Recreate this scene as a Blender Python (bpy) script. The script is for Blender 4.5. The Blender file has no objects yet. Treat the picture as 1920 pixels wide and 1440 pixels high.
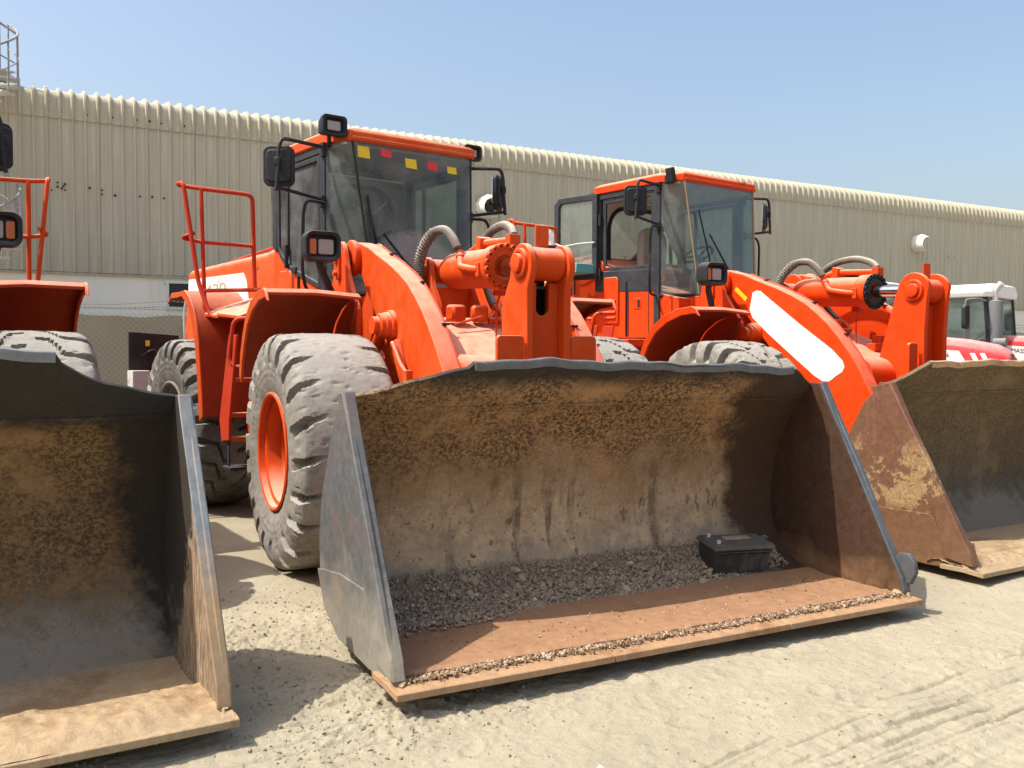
import bpy, math, random
import numpy as np
from mathutils import Vector, Matrix

random.seed(7)
rng = np.random.default_rng(7)
R_ = math.radians
scn = bpy.context.scene
col = scn.collection

# ------------------------------------------------------------------ camera
cam_d = bpy.data.cameras.new('camera')
cam = bpy.data.objects.new('camera', cam_d)
col.objects.link(cam)
cam.location = (0, 0, 1.58)
cam.rotation_euler = (R_(90 - 1.898), 0, 0)
cam_d.sensor_fit = 'HORIZONTAL'
cam_d.sensor_width = 36.0
cam_d.lens = 1750 / 1920 * 36.0
cam_d.clip_end = 3000
scn.camera = cam

# ------------------------------------------------------------------ sky, sun, exposure
SUN = Vector((-0.577, -0.192, 1.0)).normalized()          # towards the sun
wd = bpy.data.worlds.new('World')
scn.world = wd
wd.use_nodes = True
wn = wd.node_tree
bg = wn.nodes['Background']
sky = wn.nodes.new('ShaderNodeTexSky')
sky.sky_type = 'NISHITA'
sky.sun_disc = False
sky.sun_elevation = math.asin(SUN.z)
sky.sun_rotation = math.atan2(SUN.x, SUN.y)
sky.altitude = 0
sky.air_density = 1.2
sky.dust_density = 4.5
sky.ozone_density = 1.0
wn.links.new(sky.outputs[0], bg.inputs[0])
bg.inputs[1].default_value = 0.15
sl = bpy.data.lights.new('sun', 'SUN')
sl.energy = 4.0
sl.angle = R_(0.5)
sl.color = (1.0, 0.94, 0.84)
so = bpy.data.objects.new('sun', sl)
col.objects.link(so)
so.rotation_euler = SUN.to_track_quat('Z', 'Y').to_euler()
so.location = (-10, -5, 20)
vs = scn.view_settings
vs.view_transform = 'Standard'
vs.look = 'None'
vs.exposure = 0.58
vs.gamma = 1
vs.use_curve_mapping = False
scn.render.engine = 'CYCLES'
scn.cycles.max_bounces = 8
scn.cycles.transparent_max_bounces = 12


# ------------------------------------------------------------------ materials
class NT:
    def __init__(s, name):
        s.m = bpy.data.materials.new(name)
        s.m.use_nodes = True
        s.t = s.m.node_tree
        s.b = s.t.nodes['Principled BSDF']
        s.out = s.t.nodes['Material Output']
        s._tc = None

    def n(s, ty, **kw):
        nd = s.t.nodes.new('ShaderNode' + ty)
        for k, v in kw.items():
            setattr(nd, k, v)
        return nd

    def put(s, sock, v):
        if v is None:
            return
        if isinstance(v, bpy.types.NodeSocket):
            s.t.links.new(v, sock)
        elif isinstance(v, (tuple, list)) and len(v) == 3 and sock.type == 'RGBA':
            sock.default_value = (*v, 1)
        else:
            sock.default_value = v

    @property
    def co(s):
        if s._tc is None:
            s._tc = s.n('TexCoord')
        return s._tc.outputs['Object']

    def xyz(s, v=None):
        sp = s.n('SeparateXYZ')
        s.put(sp.inputs[0], v or s.co)
        return sp.outputs

    def scale(s, v, sc, loc=(0, 0, 0), rot=(0, 0, 0)):
        mp = s.n('Mapping')
        s.put(mp.inputs[0], v)
        mp.inputs['Location'].default_value = loc
        mp.inputs['Rotation'].default_value = rot
        mp.inputs['Scale'].default_value = sc
        return mp.outputs[0]

    def noise(s, sc, det=4, ro=.55, v=None, dist=0):
        nd = s.n('TexNoise')
        s.put(nd.inputs['Vector'], v or s.co)
        nd.inputs['Scale'].default_value = sc
        nd.inputs['Detail'].default_value = det
        nd.inputs['Roughness'].default_value = ro
        nd.inputs['Distortion'].default_value = dist
        return nd.outputs[0]

    def voro(s, sc, v=None, feat='F1'):
        nd = s.n('TexVoronoi', feature=feat)
        s.put(nd.inputs['Vector'], v or s.co)
        nd.inputs['Scale'].default_value = sc
        return nd.outputs[0]

    def ramp(s, f, stops, interp='LINEAR'):
        nd = s.n('ValToRGB')
        s.put(nd.inputs[0], f)
        cr = nd.color_ramp
        cr.interpolation = interp
        while len(cr.elements) < len(stops):
            cr.elements.new(.5)
        for e, (p, c) in zip(cr.elements, stops):
            e.position = p
            c = (c, c, c) if isinstance(c, (int, float)) else c
            e.color = (*c, 1)
        return nd.outputs[0]

    def rng(s, f, a, b, c=0, d=1):
        nd = s.n('MapRange')
        s.put(nd.inputs[0], f)
        for i, v in enumerate((a, b, c, d)):
            nd.inputs[i + 1].default_value = v
        return nd.outputs[0]

    def mix(s, f, a, b, mode='MIX'):
        nd = s.n('Mix', data_type='RGBA', blend_type=mode)
        s.put(nd.inputs[0], f)
        s.put(nd.inputs[6], a)
        s.put(nd.inputs[7], b)
        return nd.outputs[2]

    def ma(s, op, a, b=None):
        nd = s.n('Math', operation=op, use_clamp=False)
        s.put(nd.inputs[0], a)
        s.put(nd.inputs[1], b)
        return nd.outputs[0]

    def up(s):
        g = s.n('NewGeometry')
        return s.xyz(g.outputs['Normal'])[2]

    def bump(s, h, st=.5, d=.01):
        nd = s.n('Bump')
        nd.inputs['Strength'].default_value = st
        nd.inputs['Distance'].default_value = d
        s.put(nd.inputs['Height'], h)
        s.put(s.b.inputs['Normal'], nd.outputs[0])

    def fin(s, c=None, ro=None, me=None, sp=None):
        s.put(s.b.inputs['Base Color'], c)
        s.put(s.b.inputs['Roughness'], ro)
        s.put(s.b.inputs['Metallic'], me)
        s.put(s.b.inputs['Specular IOR Level'], sp)
        return s.m


M = {}


def paint(name, c, fade, dust=(.62, .40, .28), dustamt=.7, chip=(.10, .03, .015), rough=.5, patch=.5, spec=.18):
    t = NT(name)
    n1 = t.noise(2.2, 6, .6)
    n2 = t.noise(9, 6, .65)
    n3 = t.noise(45, 4, .6)
    f = t.rng(t.ma('ADD', t.ma('MULTIPLY', n1, .55), t.ma('MULTIPLY', n2, .45)), .42, .62)
    base = t.mix(t.ma('MULTIPLY', f, patch), c, fade)
    # rain-washed streaks down the plates
    st = t.noise(1, 5, .6, t.scale(t.co, (16, 16, 1.2)))
    base = t.mix(t.rng(st, .55, .8, 0, .22), base, fade)
    # dust and chalking that settles on what faces up
    u = t.up()
    dz = t.ma('MULTIPLY', t.rng(u, .35, .95), t.rng(n2, .25, .6, .55, 1.0))
    base = t.mix(t.ma('MULTIPLY', dz, dustamt), base, dust)
    sc_ = t.noise(1, 6, .7, t.scale(t.co, (7, 60, 24), rot=(0, R_(35), R_(10))))
    base = t.mix(t.rng(sc_, .62, .72, 0, .30), base, tuple(min(1, x * 1.25 + .03) for x in fade))
    gr = t.rng(t.noise(4.5, 7, .7), .60, .78, 0, .28)
    base = t.mix(gr, base, tuple(x * .35 for x in c))
    ch = t.rng(t.ma('MULTIPLY', t.noise(14, 8, .75), t.rng(n1, .38, .70)), .435, .455)
    base = t.mix(t.ma('MULTIPLY', ch, .8), base, chip)
    sp = t.rng(n3, .66, .72, 0, .5)
    base = t.mix(sp, base, fade)
    t.bump(t.ma('ADD', t.ma('MULTIPLY', n2, .6), t.ma('MULTIPLY', n3, .25)), .25, .006)
    return t.fin(base, t.rng(n2, .3, .7, rough - .05, rough + .25), 0, spec)


M['orange'] = paint('orange_paint', (.56, .053, .003), (.60, .105, .026), dust=(.68, .43, .31), dustamt=.85)
M['orange_b'] = paint('orange_paint_fresh', (.60, .042, .001), (.61, .075, .010), dust=(.68, .40, .27), dustamt=.8, patch=.35)
M['orange_rear'] = paint('orange_paint_sunfaded', (.52, .062, .007), (.57, .12, .038), dust=(.68, .42, .31), dustamt=.8, patch=.6)
M['red_fender'] = paint('dark_red_fender', (.34, .038, .010), (.40, .062, .022), dust=(.64, .33, .22), patch=.6)
M['rail_red'] = paint('rail_red_paint', (.46, .034, .010), (.48, .06, .025), dustamt=.4, rough=.45)
M['black'] = paint('black_paint', (.018, .019, .022), (.05, .05, .055), dust=(.20, .19, .18), dustamt=.5, chip=(.12, .06, .03), rough=.42)
M['frame_grey'] = paint('cab_frame_grey', (.030, .033, .038), (.065, .068, .072), dust=(.26, .25, .23), dustamt=.5, chip=(.10, .06, .04), rough=.45)
M['white_patch'] = paint('white_overpaint', (.74, .74, .71), (.60, .60, .56), dust=(.8, .78, .72), chip=(.45, .40, .33), patch=.4)
M['white_metal'] = paint('white_metal', (.74, .73, .69), (.62, .60, .55), dust=(.66, .62, .54), chip=(.4, .34, .26), patch=.5)
M['tractor_red'] = paint('tractor_red', (.52, .022, .030), (.54, .07, .07), dust=(.72, .46, .42), dustamt=.75, rough=.35)
M['tractor_grey'] = paint('tractor_grey', (.15, .155, .16), (.2, .2, .2), dust=(.36, .35, .33), dustamt=.6)
M['galv'] = paint('galvanised_steel', (.46, .46, .45), (.58, .57, .55), dust=(.6, .58, .54), chip=(.3, .25, .2), patch=.6)
M['interior'] = paint('cab_interior', (.05, .05, .05), (.09, .085, .08), dustamt=.5, dust=(.25, .23, .2))
M['beige_trim'] = paint('cab_trim_beige', (.52, .49, .43), (.44, .41, .35), dustamt=.3)
M['seat'] = paint('seat_fabric', (.40, .36, .30), (.30, .26, .21), dustamt=.3)
M['teal'] = paint('teal_plastic', (.10, .42, .40), (.14, .46, .43), dustamt=.2)


def simple(name, c, ro=.5, me=0, sp=.5, bump=0, sc=30):
    t = NT(name)
    if bump:
        n = t.noise(sc, 5, .6)
        t.bump(n, bump, .005)
        c2 = tuple(x * .7 for x in c)
        c = t.mix(n, c2, c)
    return t.fin(c, ro, me, sp)


M['chrome'] = simple('chrome_rod', (.72, .70, .68), .16, 1, .5, .02, 60)
M['amber'] = simple('amber_lens', (.55, .14, .02), .2, 0, .6, .1, 90)
M['lens'] = simple('clear_lens', (.36, .32, .29), .18, 0, .6, .15, 60)
M['mirror'] = simple('mirror_glass', (.75, .78, .8), .04, 1)
M['yellow'] = simple('yellow_sticker', (.85, .60, .02), .5, 0, .4, .05, 40)
M['red_sticker'] = simple('red_sticker', (.75, .045, .05), .5, 0, .4, .05, 40)
M['ink'] = simple('dark_lettering', (.03, .03, .035), .5)
M['faded_ink'] = simple('faded_lettering', (.50, .34, .20), .6, 0, .3, .1, 60)
M['rubber_trim'] = simple('black_rubber', (.02, .02, .02), .6, 0, .3, .1, 80)
M['dark_steel'] = simple('greasy_steel', (.022, .020, .019), .5, .2, .4, .4, 25)
M['dark_glass'] = simple('window_dark_glass', (.018, .02, .024), .06, 0, .6)
M['red_seat'] = simple('red_cushion', (.22, .018, .012), .8, 0, .2, .2, 70)


def glass(name, tint, dustc, dustf, glossf=.01, arc_=False):
    t = NT(name)
    tr = t.n('BsdfTransparent')
    tr.inputs[0].default_value = (*tint, 1)
    gl = t.n('BsdfGlossy')
    gl.inputs['Roughness'].default_value = .03
    df = t.n('BsdfDiffuse')
    t.put(df.inputs[0], dustc)
    fr = t.n('Fresnel')
    fr.inputs[0].default_value = 1.45
    n = t.noise(3, 7, .65)
    n2 = t.noise(28, 5, .7)
    f = t.ma('ADD', t.rng(n, .35, .75, dustf * .35, dustf * 1.5), t.rng(n2, .62, .72, 0, .22))
    if arc_:                                              # dust the wiper never reaches, low on the screen
        X, Y, Z = t.xyz()
        d = t.ma('SQRT', t.ma('ADD', t.ma('POWER', t.ma('ADD', Y, -.05), 2), t.ma('POWER', t.ma('SUBTRACT', Z, 2.13), 2)))
        d = t.ma('ADD', d, t.ma('MULTIPLY', t.ma('SUBTRACT', n2, .5), .12))
        f = t.ma('ADD', f, t.rng(d, .58, .50, 0, .30))
    m1 = t.n('MixShader')
    t.put(m1.inputs[0], f)
    t.put(m1.inputs[1], tr.outputs[0])
    t.put(m1.inputs[2], df.outputs[0])
    m2 = t.n('MixShader')
    t.put(m2.inputs[0], t.ma('ADD', t.ma('MULTIPLY', fr.outputs[0], .20), glossf))
    t.put(m2.inputs[1], m1.outputs[0])
    t.put(m2.inputs[2], gl.outputs[0])
    t.put(t.out.inputs[0], m2.outputs[0])
    return t.m


M['glass'] = glass('tinted_cab_glass', (.76, .83, .81), (.33, .37, .36), .18)
M['screen_dusty'] = glass('dusty_windscreen', (.74, .81, .79), (.42, .44, .40), .17, .01, True)
M['door_film'] = glass('filmed_door_glass', (.30, .33, .34), (.135, .140, .145), .75)
M['glass_clean'] = glass('clear_door_glass', (.80, .86, .85), (.55, .55, .5), .12)

# dusty rubber
t = NT('dusty_tyre_rubber')
n1 = t.noise(3, 6, .6)
n2 = t.noise(24, 6, .7)
n3 = t.noise(130, 3, .6)
c = t.mix(t.rng(n1, .35, .65), (.20, .184, .155), (.285, .266, .23))
c = t.mix(t.rng(n2, .5, .72, 0, .7), c, (.095, .092, .09))
c = t.mix(t.rng(t.noise(9, 9, .8), .58, .64, 0, .5), c, (.06, .058, .056))
c = t.mix(t.ma('MULTIPLY', t.rng(t.up(), .2, .9), .55), c, (.36, .345, .31))
t.bump(t.ma('ADD', n2, t.ma('MULTIPLY', n3, .4)), .5, .008)
M['tyre'] = t.fin(c, .9, 0, .15)
t = NT('dusty_dark_tyre_rubber')
n1 = t.noise(4, 6, .6)
n2 = t.noise(30, 6, .7)
c = t.mix(t.rng(n1, .35, .65), (.11, .105, .095), (.19, .18, .165))
c = t.mix(t.rng(n2, .5, .7, 0, .7), c, (.06, .058, .055))
c = t.mix(t.ma('MULTIPLY', t.rng(t.up(), .2, .9), .6), c, (.36, .34, .31))
t.bump(n2, .5, .008)
M['tyre_dark'] = t.fin(c, .85, 0, .2)

# hydraulic hose wrapped in dusty rubber
M['hose'] = paint('dusty_hose', (.10, .09, .08), (.22, .19, .16), dust=(.50, .45, .38), dustamt=.8, rough=.8)

# ribbed building sheets
t = NT('beige_cladding')
n1 = t.noise(.5, 5, .6)
n2 = t.noise(1, 6, .65, t.scale(t.co, (9, 9, .35)))
n3 = t.noise(1, 6, .7, t.scale(t.co, (40, 40, 1.1)))
c = t.mix(n1, (.50, .462, .355), (.55, .512, .40))
c = t.mix(t.rng(n2, .40, .66, 0, .75), c, (.36, .33, .24))
c = t.mix(t.rng(t.noise(1, 3, .5, t.scale(t.co, (3.1, 3.1, .12))), .42, .62, 0, .6), c, (.42, .39, .29))
c = t.mix(t.rng(n3, .58, .78, 0, .45), c, (.55, .52, .44))
oi = t.n('ObjectInfo')
c = t.mix(t.rng(oi.outputs['Random'], 0, 1, 0, .35), c, (.44, .41, .33))
t.bump(t.noise(3, 3, .5), .15, .02)
M['cladding'] = t.fin(c, .55, 0, .35)
t = NT('white_plaster')
n1 = t.noise(.8, 6, .6)
n2 = t.noise(1, 6, .65, t.scale(t.co, (6, 6, .6)))
c = t.mix(n1, (.88, .84, .70), (.94, .90, .77))
c = t.mix(t.rng(n2, .52, .75, 0, .4), c, (.66, .62, .51))
M['plaster'] = t.fin(c, .9, 0, .2)
t = NT('shade_net_fabric')
wv = t.noise(60, 3, .6)
n1 = t.noise(.7, 5, .6)
c = t.mix(n1, (.30, .275, .205), (.37, .34, .26))
c = t.mix(t.rng(wv, .4, .7, 0, .4), c, (.24, .22, .165))
M['net'] = t.fin(c, .95, 0, .1)

# sand
t = NT('pale_sand')
n0 = t.noise(.35, 5, .6)
n1 = t.noise(2.0, 7, .62)
n2 = t.noise(22, 7, .7)
n3 = t.noise(160, 3, .6)
c = t.mix(t.rng(n1, .3, .7), (.355, .312, .225), (.425, .378, .28))
c = t.mix(t.rng(n0, .45, .7, 0, .5), c, (.31, .277, .20))
c = t.mix(t.rng(n2, .55, .75, 0, .35), c, (.225, .20, .145))
c = t.mix(t.rng(n3, .62, .74, 0, .5), c, (.28, .25, .20))
n5 = t.noise(75, 6, .75)
t.bump(t.ma('ADD', t.ma('MULTIPLY', n2, .8), t.ma('ADD', t.ma('MULTIPLY', n3, .2), t.ma('MULTIPLY', n5, .6))), .75, .022)
M['sand'] = t.fin(c, .95, 0, .1)
t = NT('crushed_stone')
oi = t.n('NewGeometry')
c = t.ramp(oi.outputs['Random Per Island'], [(0, (.22, .155, .10)), (.5, (.34, .25, .17)), (.9, (.46, .35, .25)), (1, (.66, .57, .46))])
c = t.mix(t.noise(60, 4, .6), c, (.31, .24, .175))
M['gravel'] = t.fin(c, .9, 0, .2)
t = NT('tan_grit')
oi = t.n('NewGeometry')
c = t.ramp(oi.outputs['Random Per Island'], [(0, (.14, .085, .05)), (.5, (.27, .18, .11)), (1, (.50, .40, .29))])
M['grit'] = t.fin(c, .95, 0, .1)
t = NT('pale_stone')
M['stone'] = t.fin(t.mix(t.noise(20, 5, .6), (.62, .58, .5), (.78, .75, .68)), .9, 0, .2)


# worn bucket steel: brown mottled rust above, dry mud below, own shapes of wear fixed to the steel
def bucket_steel(name, rust_d, rust_l, mud, mudz, black_z, dark_right, streaks=1.0, dark=(.030, .017, .010), mud_end=None):
    t = NT(name)
    X, Y, Z = t.xyz()
    nb = t.noise(1.3, 6, .6)
    nm = t.noise(5, 8, .68)
    nf = t.noise(42, 9, .72, t.scale(t.co, (1, 1, 1.25), rot=(R_(25), 0, 0)), .7)
    nff = t.noise(120, 4, .65)
    c = t.mix(t.rng(nf, .44, .56), rust_d, rust_l)
    c = t.mix(t.rng(nb, .4, .65, 0, .65), c, tuple(x * .5 for x in rust_l))
    c = t.mix(t.rng(t.noise(2.6, 7, .7), .52, .66, 0, .55), c, tuple(min(1, x * 1.35) for x in rust_l))
    scr = t.noise(1, 5, .7, t.scale(t.co, (3, 26, 3), rot=(R_(28), 0, 0)))
    c = t.mix(t.rng(scr, .66, .72, 0, .6), c, tuple(x * .55 for x in rust_d))
    # mud that dried on the lower part, with a ragged upper limit
    lim = t.ma('ADD', t.ma('MULTIPLY', t.ma('SUBTRACT', nm, .5), .55), t.ma('MULTIPLY', t.ma('SUBTRACT', nb, .5), .9))
    edge = t.ma('ADD', Z, lim)
    mud_f = t.rng(t.ma('ADD', edge, t.ma('MULTIPLY', t.ma('SUBTRACT', nf, .5), .9)), mudz + .16, mudz - .13)
    md = t.mix(t.rng(nm, .35, .68), tuple(x * .72 for x in mud), tuple(min(1, x * 1.18) for x in mud))
    mot = t.noise(11, 9, .76)
    md = t.mix(t.rng(mot, .50, .60, 0, .55), md, tuple(x * .50 for x in mud))
    md = t.mix(t.rng(t.noise(15, 8, .72), .56, .64, 0, .5), md, tuple(min(1, x * 1.5) for x in mud))
    md = t.mix(t.rng(t.noise(30, 9, .78), .57, .61, 0, .8), md, tuple(x * .6 for x in rust_d))
    g = t.rng(t.ma('ADD', Z, t.ma('MULTIPLY', t.ma('SUBTRACT', nm, .5), .8)), .42, .22)
    md = t.mix(t.ma('MULTIPLY', g, .55), md, (.33, .27, .20))
    c = t.mix(mud_f, c, md)
    # runs of wet rust down the back
    st = t.noise(1, 6, .62, t.scale(t.co, (.6, 5.5, .55)), .35)
    sf = t.ma('MULTIPLY', t.rng(st, .57, .64), t.rng(t.ma('ADD', Z, t.ma('MULTIPLY', nm, .5)), 1.25, .95))
    sf = t.ma('MULTIPLY', sf, t.rng(nm, .38, .48))
    pit = t.rng(t.noise(1, 7, .7, t.scale(t.co, (9, 14, 6))), .60, .635)
    sf = t.ma('MAXIMUM', sf, t.ma('MULTIPLY', pit, t.rng(Z, .85, .6)))
    c = t.mix(t.ma('MULTIPLY', sf, .75 * streaks), c, tuple(x * .75 for x in rust_d))
    # darker towards the right end, with a ragged border
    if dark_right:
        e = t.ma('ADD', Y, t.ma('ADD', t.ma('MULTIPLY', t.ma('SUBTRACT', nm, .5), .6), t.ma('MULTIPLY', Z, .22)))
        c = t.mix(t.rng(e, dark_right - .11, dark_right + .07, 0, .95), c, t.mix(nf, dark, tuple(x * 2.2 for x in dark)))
        if mud_end:
            e2 = t.ma('ADD', t.ma('MULTIPLY', X, 1.0), t.ma('ADD', t.ma('MULTIPLY', Z, -.55), t.ma('MULTIPLY', t.ma('SUBTRACT', nm, .5), .7)))
            inn = t.ma('MULTIPLY', t.rng(Y, mud_end[1] - .03, mud_end[1]), t.rng(e2, mud_end[0], mud_end[0] + .05))
            c = t.mix(inn, c, t.mix(t.rng(t.noise(1, 8, .75, t.scale(t.co, (40, 40, 9))), .42, .62), (.16, .11, .075), t.mix(nm, (.34, .235, .145), (.46, .345, .225))))
    if black_z:
        b = t.ma('ADD', Z, t.ma('MULTIPLY', t.ma('SUBTRACT', nm, .5), .18))
        c = t.mix(t.rng(b, black_z - .04, black_z + .06, 0, .93), c, (.030, .029, .028))
    h = t.ma('ADD', t.ma('MULTIPLY', nf, .8), t.ma('ADD', t.ma('MULTIPLY', nff, .25), t.ma('MULTIPLY', mud_f, .5)))
    t.bump(h, .6, .010)
    return t.fin(c, t.rng(nm, .3, .7, .62, .9), 0, .25)


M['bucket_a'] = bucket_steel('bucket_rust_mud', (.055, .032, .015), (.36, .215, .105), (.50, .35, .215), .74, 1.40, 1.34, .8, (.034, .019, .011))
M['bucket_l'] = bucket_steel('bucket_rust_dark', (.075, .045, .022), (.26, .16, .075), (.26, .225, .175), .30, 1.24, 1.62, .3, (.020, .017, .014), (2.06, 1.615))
M['bucket_b'] = bucket_steel('bucket_rust_olive', (.10, .066, .036), (.195, .14, .078), (.105, .092, .07), .50, 0, 0, .3)


def plate(name, top, low, lowz, rust=(.33, .13, .045), rustf=.35, bump=.35, streak=.3, crisp=False):
    t = NT(name)
    X, Y, Z = t.xyz()
    n1 = t.noise(2.4, 6, .6)
    n2 = t.noise(18, 8, .7)
    n3 = t.noise(90, 4, .6)
    a = t.mix(t.rng(n2, .4, .7), top, tuple(x * 1.45 for x in top))
    b = t.mix(t.rng(n2, .4, .7), tuple(x * .75 for x in low), low)
    c = t.mix(t.rng(t.ma('ADD', Z, t.ma('MULTIPLY', t.ma('SUBTRACT', n1, .5), .9)), lowz + .18, lowz - .12), a, b)
    if crisp:                                             # flaking clay left between the ribs of the plate
        fl = t.noise(3.0, 9, .76)
        zz = t.ma('MULTIPLY', t.rng(Z, 1.05, .80), t.rng(Z, .38, .48))
        rm = t.ma('MAXIMUM', t.ma('MULTIPLY', t.rng(t.ma('ADD', fl, t.ma('MULTIPLY', zz, .09)), .565, .59), zz), t.rng(fl, .66, .70, 0, .6))
        rust = t.mix(t.rng(t.noise(38, 8, .72), .40, .58), tuple(x * .55 for x in rust), rust)
    else:
        rm = t.rng(t.noise(3.4, 9, .72), .52, .62)
    c = t.mix(t.ma('MULTIPLY', rm, rustf), c, rust)
    st = t.noise(1, 6, .65, t.scale(t.co, (30, 30, 1.6)))
    c = t.mix(t.rng(st, .55, .75, 0, streak), c, tuple(min(1, x * 1.5) for x in low))
    h = t.ma('ADD', n2, t.ma('MULTIPLY', n3, .3))
    if crisp:
        h = t.ma('ADD', h, t.ma('MULTIPLY', rm, 1.2))
    t.bump(h, bump, .006)
    return t.fin(c, t.rng(n2, .3, .7, .5, .75), 0, .3)


M['side_a'] = plate('grey_worn_side_steel', (.088, .089, .091), (.30, .275, .225), .36, rustf=.12, streak=.08)
M['strip_dark'] = plate('blue_grey_strip_steel', (.070, .080, .090), (.085, .088, .088), .2, rust=(.16, .09, .05), rustf=.2, streak=.1)
M['side_rust'] = plate('rusty_side_steel', (.130, .060, .034), (.20, .105, .055), .30, rust=(.42, .275, .13), rustf=.85, crisp=True, bump=.7)
M['side_rust_d'] = plate('dark_rust_side_steel', (.050, .026, .016), (.22, .12, .06), .12, rust=(.06, .026, .012), rustf=.75, bump=.6, streak=.05)
M['fender_b'] = paint('fender_shade_red', (.38, .030, .006), (.42, .055, .014), dust=(.66, .36, .23), patch=.35)
M['side_l'] = plate('grey_edge_steel', (.155, .165, .175), (.32, .225, .135), .66, streak=.1)
M['edge_rust'] = plate('rusty_edge_steel', (.40, .25, .14), (.42, .26, .145), .3, rust=(.22, .10, .04), rustf=.6, bump=.6)
M['floor_rust'] = plate('rubbed_floor_steel', (.33, .175, .095), (.36, .20, .11), .3, rust=(.21, .115, .065), rustf=.45)
M['rim_dark'] = plate('dark_rim_steel', (.10, .103, .108), (.12, .12, .12), .2, rust=(.11, .085, .065), rustf=.3, bump=.7)
M['mud'] = plate('dried_mud', (.37, .26, .15), (.42, .305, .18), .3, rust=(.235, .14, .07), rustf=.75, bump=1.4)
M['battery'] = plate('dusty_black_plastic', (.030, .029, .028), (.055, .05, .046), .1, rust=(.16, .14, .12), rustf=.5, bump=.3)
M['battery_lid'] = plate('dusty_grey_plastic', (.10, .092, .08), (.13, .12, .10), .1, rust=(.22, .19, .15), rustf=.6, bump=.3)


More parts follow.
